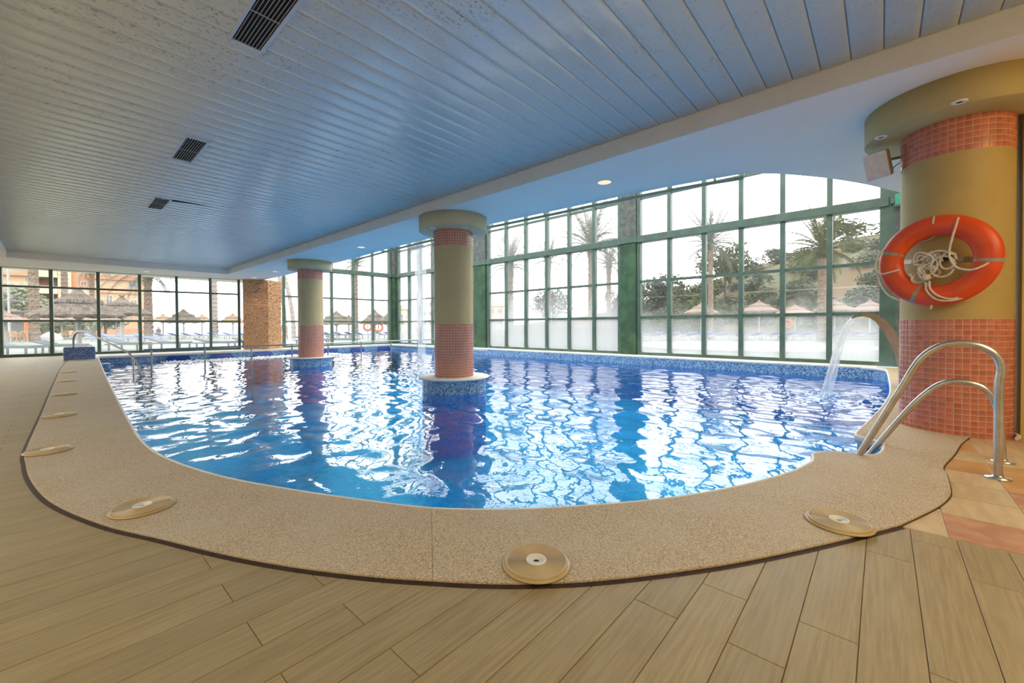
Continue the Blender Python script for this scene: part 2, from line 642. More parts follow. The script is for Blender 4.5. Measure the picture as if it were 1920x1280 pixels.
M['leaf_grey'] = leaf('grey_green_leaves', (.075, .09, .068), (.13, .145, .11))  # haze put into these lighter leaf tones
M['leaf_green'] = leaf('dull_green_leaves', (.055, .07, .038), (.11, .125, .07))  # greener leaves, likewise lightened in colour for haze
M['leaf_pale'] = leaf('pale_flowering_leaves', (.16, .19, .11), (.34, .36, .28))
M['frond'] = leaf('palm_frond_leaf', (.055, .065, .025), (.10, .11, .05))
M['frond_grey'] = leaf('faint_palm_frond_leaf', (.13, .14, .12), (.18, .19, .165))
M['trunk'] = vary('palm_bark', (.12, .085, .06), (.22, .165, .12), 9, .95, bump=.5, bscale=20)
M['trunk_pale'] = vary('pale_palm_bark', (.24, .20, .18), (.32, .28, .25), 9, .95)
M['wood'] = vary('garden_wood', (.30, .17, .08), (.38, .23, .12), 9, .7)
M['twig'] = vary('shrub_wood', (.09, .07, .05), (.13, .10, .07), 9, .9)


def thatch(name, a, b):
    t = NT(name)
    v = t.coord('Object')
    sx = t.n('ShaderNodeSeparateXYZ')
    t.put(sx.inputs[0], v)
    ang = t.math('ARCTAN2', sx.outputs[1], sx.outputs[0])
    cb = t.n('ShaderNodeCombineXYZ')
    t.put(cb.inputs[0], t.math('MULTIPLY', ang, 7.0))
    t.put(cb.inputs[1], t.math('MULTIPLY', sx.outputs[2], 2.2))
    n = t.noise(cb.outputs[0], 2.2, 5, .7)
    c = t.mix(t.ramp(n, .3, .7), a, b)
    return t.done(t.pbr(c, .95, 0, .1, t.bump(n, .9, .05)))


M['thatch_grey'] = thatch('weathered_grey_thatch', (.06, .05, .04), (.20, .17, .14))
M['thatch_tan'] = thatch('tan_thatch', (.20, .135, .09), (.33, .24, .17))
M['thatch_pale'] = thatch('pale_thatch', (.19, .14, .11), (.29, .225, .185))
M['pole_grey'] = vary('pale_painted_pole', (.30, .30, .30), (.36, .36, .36), 5, .6)
M['mattress'] = vary('blue_lounger_cloth', (.10, .16, .34), (.14, .20, .40), 5, .8)
M['teal'] = vary('teal_lounger_mesh', (.055, .085, .10), (.08, .11, .125), 5, .7)
M['lframe'] = vary('white_lounger_plastic', (.33, .33, .33), (.38, .38, .38), 5, .5)
M['apt'] = vary('apricot_render', (.42, .275, .16), (.47, .32, .20), .3, .9, which='Position')
M['apt_pale'] = vary('cream_render', (.48, .39, .28), (.52, .43, .32), .3, .9, which='Position')
M['apt_orange'] = vary('orange_render', (.44, .20, .10), (.48, .24, .13), .3, .9, which='Position')
M['apt_dark'] = vary('window_glass_dark', (.12, .13, .15), (.16, .17, .19), .3, .3, which='Position')
M['roof'] = vary('clay_roof_tile', (.36, .16, .09), (.42, .21, .13), 3, .9, which='Position')
M['charcoal'] = vary('charcoal_panel', (.10, .095, .095), (.13, .125, .12), 3, .7)
M['orange_post'] = vary('orange_post_paint', (.50, .12, .03), (.55, .15, .04), 3, .5)
M['skin'] = vary('skin', (.33, .19, .13), (.37, .22, .15), 5, .6)
M['shirt'] = vary('light_blue_cloth', (.20, .36, .46), (.25, .42, .52), 5, .8)
M['white_cloth'] = vary('white_cover_cloth', (.36, .36, .34), (.42, .42, .40), 3, .9)

# ------------------------------------------------------------------ pool outline and coping
OUT_PTS = [(.40, 21.2), (.38, 19.7), (.16, 15.17), (.02, 10.97), (-.09, 7.11), (-.15, 5.2), (-.14, 4.69), (-.10, 4.1), (-.01, 3.5), (.16, 2.92), (.33, 2.52), (.50, 2.12),
           (.66, 1.80), (.84, 1.50), (.98, 1.30), (1.10, 1.14), (1.24, .98), (1.43, .80), (1.75, .55), (2.05, .35), (2.42, .13), (2.78, -.07)]
OUT2 = [(2.78, -.07), (3.17, -.22), (3.42, -.29), (3.60, -.31), (3.90, -.32), (4.11, -.32), (4.55, -.41), (5.0, -.49), (5.6, -.62), (6.6, -.72), (9.0, -.78), (13.0, -.80)]
IN_PTS = [(1.06, 20.0), (.97, 17.97), (.76, 12.64), (.60, 8.18), (.53, 5.9), (.51, 4.75), (.57, 4.0), (.74, 3.25), (.98, 2.62), (1.18, 2.18), (1.34, 1.86), (1.50, 1.64), (1.68, 1.44),
          (1.95, 1.20), (2.30, .93), (2.75, .67), (3.25, .465), (3.60, .375), (3.74, .37), (3.87, .385)]
IN2 = [(3.87, .385), (3.98, .34), (4.05, .24), (4.08, .12), (4.14, .04), (4.25, 0.0), (4.45, -.02), (4.60, -.01), (4.70, .05), (4.76, .14), (4.84, .165), (5.2, .13), (6.5, 0.0), (8.2, -.10), (10.5, -.10), (11.8, -.08), (12.15, -.02), (12.32, .12), (12.38, .35)]
outer = smooth_curve(OUT_PTS, 6)
outer2 = smooth_curve(OUT2, 5)
inner = smooth_curve(IN_PTS, 6)
inner2 = smooth_curve(IN2, 5)
RIGHT = [(12.38, .35), (12.36, 5), (12.36, 10), (12.40, 15), (12.48, 19.2), (12.40, 19.75), (12.15, 20.0)]
FAR = [(12.15, 20.0), (8, 20.02), (4, 20.05), (1.06, 20.1)]
pool_poly = inner + inner2[1:] + RIGHT[1:] + FAR[1:]
out_xy = np.array(outer)


def xc(y):
    """outer edge of the coping at this y (floor lies to its left)"""
    o = out_xy[np.argsort(out_xy[:, 1])]
    return float(np.interp(y, o[:, 1], o[:, 0]))


def in_poly(X, Y, poly):
    ins = np.zeros(X.shape, bool)
    n = len(poly)
    for i in range(n):
        x0, y0 = poly[i]
        x1, y1 = poly[(i + 1) % n]
        if y0 == y1:
            continue
        c = ((y0 > Y) != (y1 > Y)) & (X < (x1 - x0) * (Y - y0) / (y1 - y0) + x0)
        ins ^= c
    return ins


COPZ = .014
cop = empty('pool_coping')
tag(cop, 'sand coloured pebbled stone coping curving round the near side of the pool', 'coping', kind='structure')


def arc_split(curve, pts):
    """indices of the curve points nearest to pts"""
    a = np.array(curve)
    return [int(np.argmin(np.hypot(a[:, 0] - p[0], a[:, 1] - p[1]))) for p in pts]


def slab(o, i, name='coping_slab'):
    n = 60
    o, i = resample(o, n), resample(i, n)
    mb = MB()
    prof = [(0, -.06), (0, COPZ - .003), (.006, COPZ), (.5, COPZ), (.985, COPZ), (.997, COPZ - .006), (1, -.03), (1, -.06)]
    vs, fs = [], []
    m = len(prof)
    for k in range(n):
        for (s, z) in prof:
            p = o[k] * (1 - s) + i[k] * s
            vs.append((p[0], p[1], z))
    for k in range(n - 1):
        for j in range(m - 1):
            fs.append((k * m + j, k * m + j + 1, (k + 1) * m + j + 1, (k + 1) * m + j))
    fs.append(tuple(range(m)))
    fs.append(tuple((n - 1) * m + j for j in range(m - 1, -1, -1)))
    mb.add(vs, fs)
    return mb.build(name, M['coping'], cop)


jo = [(.38, 19.7), (.13, 14.4), (-.09, 7.11), (.98, 1.30), (1.77, .54), (2.78, -.07)]
ji = [(1.03, 19.3), (.83, 14.4), (.57, 7.11), (1.36, 1.82), (2.14, 1.05), (3.60, .375)]
io, ii = arc_split(outer, jo), arc_split(inner, ji)
# small joint gaps are left between the slabs
for k in range(len(io) - 1):
    oa = resample(outer[io[k]:io[k + 1] + 1], 4000)
    ia = resample(inner[ii[k]:ii[k + 1] + 1], 4000)
    slab(oa[1:-1] if k < len(io) - 2 else oa[1:], ia[1:-1] if k < len(io) - 2 else ia[1:])
o_tail = outer[io[-1]:] + outer2[1:]
i_tail = inner[ii[-1]:] + inner2[1:]
a, b = arc_split(o_tail, [(5.0, -.49), (13, -.8)]), arc_split(i_tail, [(4.84, .165), (12.32, .12)])
pa, pb = 0, 0
for q, r in zip(a, b):
    slab(o_tail[pa:q + 1], i_tail[pb:r + 1])
    pa, pb = q, r
# grout in the joints
mb = MB()
for p, q in zip(jo[1:-1], ji[1:-1]):
    d = Vector((q[0] - p[0], q[1] - p[1], 0)).normalized()
    nn = Vector((-d.y, d.x, 0)) * .006
    P, Q = Vector((*p, 0)) + d * .0, Vector((*q, 0)) - d * .0
    mb.prism([(P - nn)[:2], (Q - nn)[:2], (Q + nn)[:2], (P + nn)[:2]], -.03, COPZ - .003)
mb.build('joint_grout', M['copgrout'], cop)
# white rim on the water side
mb = MB()
edge = [(p[0], p[1]) for p in (inner + inner2[1:])]
ev = np.array(edge)
tg = np.gradient(ev, axis=0)
tg /= np.linalg.norm(tg, axis=1)[:, None]
nrm = np.stack([-tg[:, 1], tg[:, 0]], 1)
vs, fs = [], []
prof = [(-.004, COPZ - .002), (.006, COPZ + .001), (.016, COPZ - .004), (.02, COPZ - .016), (.016, -.05), (-.004, -.05)]
m = len(prof)
for k in range(len(edge)):
    for (s, z) in prof:
        vs.append((ev[k, 0] + nrm[k, 0] * s, ev[k, 1] + nrm[k, 1] * s, z))
for k in range(len(edge) - 1):
    for j in range(m):
        jj = (j + 1) % m
        fs.append((k * m + j, (k + 1) * m + j, (k + 1) * m + jj, k * m + jj))
mb.add(vs, fs, True)
mb.build('coping_rim', M['lip'], cop)
# dark joint at the floor side
mb = MB()
for curve, w in ((outer, .022), (outer2, .006)):
    oc = np.array(curve)
    tg = np.gradient(oc, axis=0)
    tg /= np.linalg.norm(tg, axis=1)[:, None]
    nn = np.stack([tg[:, 1], -tg[:, 0]], 1)
    vs, fs = [], []
    for k in range(len(oc)):
        for s, z in ((w, -.03), (w, .0012), (-.001, .004), (-.001, -.03)):
            vs.append((oc[k, 0] + nn[k, 0] * s, oc[k, 1] + nn[k, 1] * s, z))
    for k in range(len(oc) - 1):
        for j in range(4):
            jj = (j + 1) % 4
            fs.append((k * 4 + j, k * 4 + jj, (k + 1) * 4 + jj, (k + 1) * 4 + j))
    mb.add(vs, fs)
mb.build('edge_joint', M['seam'], cop)
# ledges below the windows
MB().prism([(12.36, .2), (13.3, -.8), (13.3, 20.6), (12.40, 19.9)] and [(12.38, .1), (13.3, .1), (13.3, 21.0), (12.38, 20.4)], -.06, COPZ - .004).build('window_ledge', M['ledge'], cop)
MB().prism([(.45, 20.02), (12.37, 19.99), (12.37, 21.3), (.45, 22.4)], -.06, COPZ - .004).build('window_ledge', M['ledge'], cop)

# ------------------------------------------------------------------ floor
flo = MB().prism([(-4.6, -5.2), (13.3, -5.2), (13.3, -.9), (5.2, -.9), (2.9, -.9), (2.86, -.10), (2.5, .17), (1.0, 1.35), (0.02, 3.6), (-.08, 5.2), (-.02, 7.1), (.1, 11), (.24, 15.2), (.5, 20), (.5, 22.7), (-4.6, 22.7)], -.08, -.0035)
floor_o = flo.build('floor', M['floor_grout'])
tag(floor_o, 'beige plank look tiled floor around the pool', 'floor', kind='structure')


def plank_mb(x0, x1, y0, y1, mb=None):
    """one plank tile, cut along the coping where it meets it"""
    mb = mb or MB()
    g = .0014
    x0 += g
    x1 -= g
    y0 += g
    y1 -= g
    lim = []
    for s in range(5):
        y = y0 + (y1 - y0) * s / 4
        lim.append((min(x1, (xc(y) - .018) if y > -.07 else 2.775), y))
    lim = [(max(a, x0 + .004), y) for a, y in lim]
    if all(a < x0 + .02 for a, y in lim):
        return None
    if all(abs(a - x1) < 1e-6 for a, y in lim):
        lim = [lim[0], lim[-1]]
    n = len(lim) + 2
    poly = [(x0, y0)] + lim + [(x0, y1)]
    # chamfered top
    top = []
    c = Vector((sum(p[0] for p in poly) / n, sum(p[1] for p in poly) / n))
    e = .0012
    for p in poly:
        top.append((p[0] + (e if p[0] < c.x else -e), p[1] + (e if p[1] < c.y else -e)))
    vs = [(p[0], p[1], -.009) for p in poly] + [(p[0], p[1], -.001) for p in poly] + [(p[0], p[1], 0) for p in top]
    fs = [tuple(range(2 * n, 3 * n))]
    for k in (0, n):
        for i in range(n):
            j = (i + 1) % n
            fs.append((k + i, k + j, k + n + j, k + n + i))
    mb.add(vs, fs)
    return mb


PW, PL = .155, .98
row0 = -.105            # a joint line between rows
cand = []
for r in range(-27, 146):
    y0 = row0 + r * PW
    ph = .43 if (r % 2 == 0) else .69
    for kx in range(-6, 6):
        x0 = ph + (kx - 1) * PL
        if x0 > 3.0 or x0 + PL < -4.4:
            continue
        if y0 < -.2 and x0 > 2.75:
            continue
        cand.append((x0, x0 + PL, y0, y0 + PW))


def near_key(c):
    cx, cy = (c[0] + c[1]) / 2, (c[2] + c[3]) / 2
    vis = (cx > -.12 * cy - .7) and cy > -.75
    return (0 if vis else 100) + math.hypot(cx, cy)


cand.sort(key=near_key)
full_plank = None
n_parts = 0
rest = MB()
for c in cand:
    if n_parts < 290:
        mb = plank_mb(*c)
        if mb is None:
            continue
        if len(mb.v) == 12:
            if full_plank is None:
                m2 = plank_mb(-50, -50 + PL, 3, 3 + PW)
                m2.v = [(x + 50, y - 3, z) for x, y, z in m2.v]
                full_plank = m2.mesh('plank')
            o = link('plank', full_plank, M['plank'], floor_o)
            o.location = (c[0], c[2], 0)
        else:
            o = mb.build('plank', M['plank'], floor_o)
        n_parts += 1
    else:
        plank_mb(*c, mb=rest)
tag(rest.build('distant_planks', M['plank'], floor_o), kind='stuff')

# stone tiles on the right
tl = empty('tile_paving')
tag(tl, 'tan and rust stone paving tiles beside the pool ladder and red tiled column', 'paving', kind='structure')
MB().prism([(2.785, -5.1), (13.2, -5.1), (13.2, -.7), (6.5, -.66), (5, -.46), (4.5, -.38), (4.1, -.30), (3.6, -.29), (3.2, -.21), (2.785, -.06)], -.008, -.003).build('grout_bed', M['tgrout'], tl)
xs = [2.785, 3.125, 3.465, 3.775, 4.095, 4.425, 4.75, 5.075, 5.40, 5.725, 6.05]
ys = [.08, -.235, -.555, -.875, -1.195, -1.515, -1.835]
pat = {(0, 1): 'rust', (1, 1): 'tan', (2, 1): 'tan', (3, 1): 'tan', (4, 1): 'orange_tile', (0, 2): 'rust', (2, 2): 'rust', (3, 2): 'orange_tile', (1, 2): 'tan', (4, 2): 'orange_tile', (5, 2): 'tan'}
o2 = np.array(outer2)
for ix in range(len(xs) - 1):
    for iy in range(len(ys) - 1):
        x0, x1, y0, y1 = xs[ix] + .004, xs[ix + 1] - .004, ys[iy + 1] + .004, ys[iy] - .004
        top = [(x, min(y1, float(np.interp(x, o2[:, 0], o2[:, 1])) - .006)) for x in np.linspace(x1, x0, 5)]
        if max(p[1] for p in top) < y0 + .01:
            continue
        top = [(x, max(y, y0 + .001)) for x, y in top]
        mb = MB().prism([(x0, y0), (x1, y0)] + top, -.004, .0005)
        k = pat.get((ix, iy), random.choice(['tan', 'tan', 'orange_tile', 'rust']) if iy > 0 else 'tan')
        mb.build('tile', M[k], tl)

# ------------------------------------------------------------------ pool shell and water
poolb = empty('pool_basin')
tag(poolb, 'blue mosaic lined indoor pool basin', 'pool', kind='structure')
wl = [(p[0], p[1]) for p in pool_poly] + [pool_poly[0]]
MB().strip(wl, -1.5, -.02).build('basin_wall', M['mosaic'], poolb)
fl = MB()
fl.add([(-.2, -.6, -1.4), (13.2, -.6, -1.4), (13.2, 20.8, -1.4), (-.2, 20.8, -1.4)], [(0, 1, 2, 3)], False, [[(-.2, -.6), (13.2, -.6), (13.2, 20.8), (-.2, 20.8)]])
fl.build('basin_floor', M['poolfloor'], poolb)

WZ = -.25
# water surface with waves as real relief
step = .055
gx = np.arange(.3, 12.75, step)
gy = np.arange(-.35, 20.4, step)
X, Y = np.meshgrid(gx, gy)
rs = np.random.RandomState(5)
Z = np.zeros_like(X)
for k in range(90):
    lam = .13 * (.80 / .13) ** rs.rand()
    th = rs.rand() * 2 * pi
    amp = .0015 * lam * (1 + .5 * rs.randn())
    Z += amp * np.sin(2 * pi / lam * (X * cos(th) + Y * sin(th)) + rs.rand() * 2 * pi)
# ripples around the two falls
for (cx, cy, R, A) in ((8.7, .78, 2.3, .010), (6.5, 9.2, 2.2, .008)):
    d = np.hypot(X - cx, Y - cy)
    w = np.exp(-(d / R) ** 2)
    loc = np.zeros_like(X)
    for k in range(24):
        lam = .14 + .2 * rs.rand()
        th = rs.rand() * 2 * pi
        loc += np.sin(2 * pi / lam * (X * cos(th) + Y * sin(th)) + rs.rand() * 6.28)
    Z += A * w * (loc / 5.0 + .8 * np.sin(2 * pi * d / .24))
pp = np.array(pool_poly)
cen = pp.mean(0)
big_poly = []
for (x, y) in pool_poly:
    d = np.array([x, y]) - cen
    big_poly.append(tuple(np.array([x, y]) + d / np.linalg.norm(d) * .05))
ins = in_poly(X, Y, big_poly)
quad = ins[:-1, :-1] & ins[1:, :-1] & ins[:-1, 1:] & ins[1:, 1:]
used = np.zeros_like(ins)
used[:-1, :-1] |= quad
used[1:, :-1] |= quad
used[:-1, 1:] |= quad
used[1:, 1:] |= quad
idx = -np.ones(X.shape, int)
idx[used] = np.arange(used.sum())
vv = np.stack([X[used], Y[used], WZ + Z[used]], 1)
qi, qj = np.nonzero(quad)
ff = np.stack([idx[qi, qj], idx[qi, qj + 1], idx[qi + 1, qj + 1], idx[qi + 1, qj]], 1)
me = bpy.data.meshes.new('water_surface')
me.vertices.add(len(vv))
me.vertices.foreach_set('co', vv.astype(np.float32).ravel())
me.loops.add(ff.size)
me.loops.foreach_set('vertex_index', ff.astype(np.int32).ravel())
me.polygons.add(len(ff))
me.polygons.foreach_set('loop_start', np.arange(0, ff.size, 4, dtype=np.int32))
me.polygons.foreach_set('loop_total', np.full(len(ff), 4, dtype=np.int32))
me.update(calc_edges=True)
me.polygons.foreach_set('use_smooth', np.ones(len(ff), bool))
wo = link('pool_water', me, M['water'])
tag(wo, 'rippling blue pool water mirroring the white windows', 'water', kind='structure')

# ------------------------------------------------------------------ ceiling, soffit, walls
SZ, CZ = 3.08, 3.28
ceil = empty('ceiling')
tag(ceil, 'pale blue grey slatted metal ceiling with speckled corrosion', 'ceiling', kind='structure')
CX0, CX1, CY0, CY1 = -.86, 4.68, -2.53, 19.2
PC = .211
nb = int(round((CY1 - CY0) / PC))
PC = (CY1 - CY0) / nb
mb = MB()
prof = [(.001, .03), (.001, .010), (.007, .0015), (.05, -.0012), (.105, -.002), (.16, -.0012), (PC - .007, .0015), (PC - .001, .010), (PC - .001, .03)]
L = CX1 - CX0
vs, fs = [], []
for x in (0, L):
    vs += [(x, y, z) for y, z in prof]
m = len(prof)
for j in range(m - 1):
    fs.append((j, m + j, m + j + 1, j + 1))
fs += [tuple(range(m)), tuple(range(2 * m - 1, m - 1, -1))]
mb.add(vs, fs, True)
bm_ = mb.mesh('ceiling_plank')
for k in range(nb):
    o = link('ceiling_plank', bm_, M['ceil'], ceil)
    o.location = (CX0, CY0 + k * PC, CZ)
MB().box(CX0 - .1, CX1 + .1, CY0 - .1, CY1 + .1, CZ + .03, CZ + .08).build('backing', M['ventdark'], ceil)

sof = empty('ceiling_soffit')
tag(sof, 'smooth pale blue plaster soffit with recessed lights framing the slatted ceiling', 'soffit', kind='structure')
ST = 3.62
mb = MB()
mb.box(-4.7, CX0, -5.2, 22.8, SZ, ST)                      # left strip
mb.box(CX0, 6.2, CY1, 22.6, SZ, ST)                        # far strip
mb.box(CX0, 6.2, -5.2, CY0, SZ, ST)                        # behind
mb.build('soffit_band', M['soffit'], sof)
edge_s = [(6.30, 22.0), (6.38, 18.5), (6.30, 15.5), (6.22, 12.1), (6.06, 9.64), (6.04, 8.0), (6.05, 6.0), (6.12, 4.7), (6.18, 3.2), (6.25, 2.4), (6.34, 1.8), (6.41, 1.46)]
flare = [(6.41, 1.46), (6.58, 1.26), (6.83, 1.03), (7.14, .80), (7.47, .58), (8.0, .28), (8.5, .04), (9.08, -.21), (10.0, -.55), (13.3, -.88)]
flare = smooth_curve(flare, 4)
# right strip with its free edge, polygon in plan
poly = [(CX1, -5.2)] + [(CX1, CY1)] + [(6.15, CY1), (6.15, 22.0)] + edge_s + [(6.41, -5.2)]
mb = MB()
mb.prism(poly[::-1], SZ, ST)
mb.build('soffit_band', M['soffit'], sof)
poly = flare + [(13.3, -5.2), (6.412, -5.2)]
MB().prism(poly[::-1], SZ + .004, ST).build('soffit_flare', M['soffit'], sof)
# painted fascia around the recess
MB().box(CX1 - .012, CX1 + .004, CY0, CY1, SZ - .002, CZ + .02).build('fascia', M['fascia'], sof)
MB().box(CX0 - .004, CX0 + .012, CY0, CY1, SZ - .002, CZ + .02).build('fascia', M['soffit'], sof)
MB().box(CX0, CX1, CY1 - .012, CY1 + .004, SZ - .002, CZ + .02).build('fascia', M['soffit'], sof)

# glazed hall over the far half: eaves rail along the soffit edge, wall above it, glass roof
rail = empty('trim_1')
tag(rail, 'thin green steel eaves rail hung under the free edge of the soffit', 'eaves rail', kind='structure')
mb = MB()
er = [(x + .05, y) for x, y in edge_s if y < 13.5]
for p, q in zip(er[:-1], er[1:]):
    d = Vector((q[0] - p[0], q[1] - p[1], 0))
    ang = atan2(d.y, d.x)
    Mx = Matrix.Translation((p[0], p[1], 0)) @ Matrix.Rotation(ang, 4, 'Z')
    mb.box(0, d.length + .01, -.02, .02, SZ - .062, SZ - .020, Mx)
mb.build('rail', M['eaves_green'], rail)
mb = MB()
for p in er:
    mb.box(p[0] - .02, p[0] + .02, p[1] - .015, p[1] + .015, SZ - .03, SZ + .01)
mb.build('hanger', M['eaves_green'], rail)
MB().box(6.20, 6.32, -.9, 22.0, ST - .02, 6.5).build('wall_upper', M['inwall'])
tag(bpy.data.objects['wall_upper'], 'pale plaster wall rising above the soffit edge', 'wall', kind='structure')
MB().box(5.62, 13.6, -1.1, -.9, -.1, 6.5).build('wall_right', M['wall'])
tag(bpy.data.objects['wall_right'], 'ochre plaster wall behind the red tiled column', 'wall', kind='structure')
MB().box(-4.75, -4.6, -5.2, 22.8, -.1, 3.2).build('wall_left', M['inwall'])
tag(bpy.data.objects['wall_left'], 'pale plaster wall along the deck side of the hall', 'wall', kind='structure')
MB().box(-4.75, 13.6, -5.3, -5.2, -.1, 3.7).build('wall_back', M['inwall'])
tag(bpy.data.objects['wall_back'], 'pale plaster wall closing the lounge end of the hall', 'wall', kind='structure')

gr = empty('window_6')
tag(gr, 'green framed glass roof over the far side of the pool', 'window', kind='structure')
for y in range(0, 22, 1):
    MB().box(6.2, 13.3, y - .03, y + .03, 6.42, 6.55).build('rafter', M['green'], gr)
MB().box(6.2, 13.3, -.9, 21.2, 6.55, 6.562).build('pane', M['glass'], gr)


# ------------------------------------------------------------------ window walls
def window(name, P, Q, us, zs, z0, z1, gm, label, beam=None, mw=.115, md=.18, th=.08):
    """framed glazing from P to Q; us = mullion positions (m from P), zs = transoms"""
    w = empty(name)
    tag(w, label, 'window', kind='structure')
    P, Q = Vector((*P, 0)), Vector((*Q, 0))
    d = (Q - P).normalized()
    Mx = Matrix.Translation(P) @ Matrix.Rotation(atan2(d.y, d.x), 4, 'Z')
    for u in us:
        MB().bbox(u - mw / 2, u + mw / 2, -md / 2, md / 2, z0, z1, .006, Mx).build('mullion', M['green'], w)
    u0, u1 = us[0], us[-1]
    MB().box(u0, u1, -md / 2 - .01, md / 2 + .01, z0, z0 + .10, Mx).build('sill_rail', M['green'], w)
    MB().box(u0, u1, -md / 2, md / 2, z1 - .07, z1, Mx).build('head_rail', M['green'], w)
    rows = [z0 + .1] + list(zs) + [z1 - .07]
    for z in zs:
        if beam and abs(z - beam) < .01:
            MB().bbox(u0 - .1, u1 + .1, -.15, .15, z - .11, z + .11, .01, Mx).build('beam', M['green'], w)
        else:
            MB().box(u0, u1, -.045, .045, z - th / 2, z + th / 2, Mx).build('transom', M['green'], w)
    for ua, ub in zip(us[:-1], us[1:]):
        for za, zb in zip(rows[:-1], rows[1:]):
            MB().box(ua + mw / 2 - .01, ub - mw / 2 + .01, -.003, .003, za + .02, zb - .02, Mx).build('pane', gm, w)
    return w


def lin(P, Q, xs, k=0):
    """positions along PQ where coordinate k takes the values xs"""
    L = math.hypot(Q[0] - P[0], Q[1] - P[1])
    return [(x - P[k]) / (Q[k] - P[k]) * L for x in xs]


P, Q = (-4.6, 22.78), (5.60, 21.20)
window('window_1', P, Q, lin(P, Q, [-4.5, -3.37, -2.25, -1.13, .02, 1.20, 2.34, 3.45, 4.55, 5.56]), [1.25, 2.44], .0, 3.14, M['glass'], 'long green framed window wall on the left facing the palm terrace', mw=.095, md=.13, th=.065)
P, Q = (7.25, 21.10), (12.9, 20.72)
window('window_2', P, Q, lin(P, Q, [7.35, 8.44, 9.57, 10.67, 11.76, 12.74]), [1.25, 2.44, 3.84, 5.2], .0, 6.45, M['glass'], 'green framed glazing between the stone pillar and the far corner', beam=3.84)
P, Q = (13.15, 14.1), (13.15, 20.4)
window('window_3', P, Q, lin(P, Q, [14.1, 15.15, 16.2, 17.25, 18.3, 19.33, 20.36], 1), [1.25, 2.44, 3.84, 5.2], .0, 6.45, M['glassA'], 'green framed glazing behind the thin water curtain', beam=3.84)
P, Q = (13.15, 6.7), (13.15, 13.2)
window('window_4', P, Q, lin(P, Q, [6.75, 7.76, 8.84, 9.9, 10.98, 12.08, 13.16], 1), [1.25, 2.44, 3.84, 5.2], .0, 6.45, M['glassB'], 'heavily steamed green framed glazing between the two concrete posts', beam=3.84)
P, Q = (13.15, 0.0), (13.15, 6.1)
window('window_5', P, Q, lin(P, Q, [.0, 1.0, 2.0, 3.0, 4.0, 5.04, 6.05], 1), [1.25, 2.44, 3.84, 5.2], .0, 6.45, M['glassC'], 'green framed glazing on the right facing the dry hillside', beam=3.84)


def post(name, label, x0, x1, y0, y1):
    w = empty(name, ((x0 + x1) / 2, (y0 + y1) / 2, 0))
    tag(w, label, 'post', kind='structure')
    a, b = (x1 - x0) / 2, (y1 - y0) / 2
    MB().bbox(-a, a, -b, b, 0, 3.74, .015).build('lower_shaft', M['post_low'], w)
    MB().bbox(-a, a, -b, b, 3.96, 6.5, .015).build('upper_shaft', M['post_up'], w)
    MB().bbox(-a - .03, a + .03, -b - .03, b + .03, 3.74, 3.96, .01).build('collar', M['green'], w)


post('trim_2', 'mossy green concrete post between the two wide window walls', 13.0, 13.4, 6.12, 6.68)
post('trim_3', 'mossy green concrete post just right of the nearer island column', 13.0, 13.4, 13.26, 14.0)
post('trim_4', 'grey green corner post where the two glass walls meet', 12.88, 13.28, 20.5, 20.9)
w = empty('trim_5', (13.15, -.2, 0))
tag(w, 'green jamb and grey concrete strip at the right end of the glazing', 'jamb', kind='structure')
MB().box(-.1, .12, -.02, .17, 0, 6.5).build('jamb', M['green'], w)
MB().box(-.12, .2, -.7, -.02, 0, 6.5).build('concrete_strip', M['post_up'], w)
w = empty('junction_box', (12.98, -.30, 3.70))
tag(w, 'small bright green box fixed at the end of the window beam', 'box')
MB().bbox(-.09, .06, -.16, .10, -.02, .26, .012).build('box_body', M['greenlit'], w)
MB().bbox(-.12, -.09, -.19, .13, -.04, .02, .008).build('bracket', M['green'], w)
MB().bbox(-.05, .05, .10, .17, .05, .17, .01).build('clamp', M['green'], w)

# stone-clad pillar
stp = empty('stone_pillar', (0, 0, 0))
tag(stp, 'square pillar clad in orange brown split face stone at the far pool edge', 'pillar', kind='structure')
c0, c1, c2 = (5.60, 20.78), (6.42, 20.30), (7.08, 20.62)
c3 = (6.3, 21.2)
MB().prism([(5.62, 20.80), (6.42, 20.33), (7.05, 20.64), (6.9, 21.2), (5.8, 21.4)], 0.0, SZ).build('pillar_core', M['stone'], stp)
mb = MB()
for (p, q) in ((c0, c1), (c1, c2)):
    d = Vector((q[0] - p[0], q[1] - p[1], 0))
    L = d.length
    Mx = Matrix.Translation((p[0], p[1], 0)) @ Matrix.Rotation(atan2(d.y, d.x), 4, 'Z')
    z = .012
    while z < SZ - .02:
        h = random.uniform(.035, .06)
        h = min(h, SZ - .005 - z)
        x = 0
        while x < L:
            l = min(random.uniform(.08, .26), L - x)
            pr = random.uniform(.005, .035)
            mb.box(x + .001, x + l - .001, -pr, .05, z, z + h - .003, Mx)
            x += l
        z += h
tag(mb.build('stone_courses', M['stone'], stp), kind='stuff')

# ------------------------------------------------------------------ columns
COLR = .372


def band_tiles(R, z0, z1, pitch, dz):
    """list of (angle, z) tile centres on the shaft"""
    n = int(round(2 * pi * R / pitch))
    rows = int(round((z1 - z0) / dz))
    return n, rows


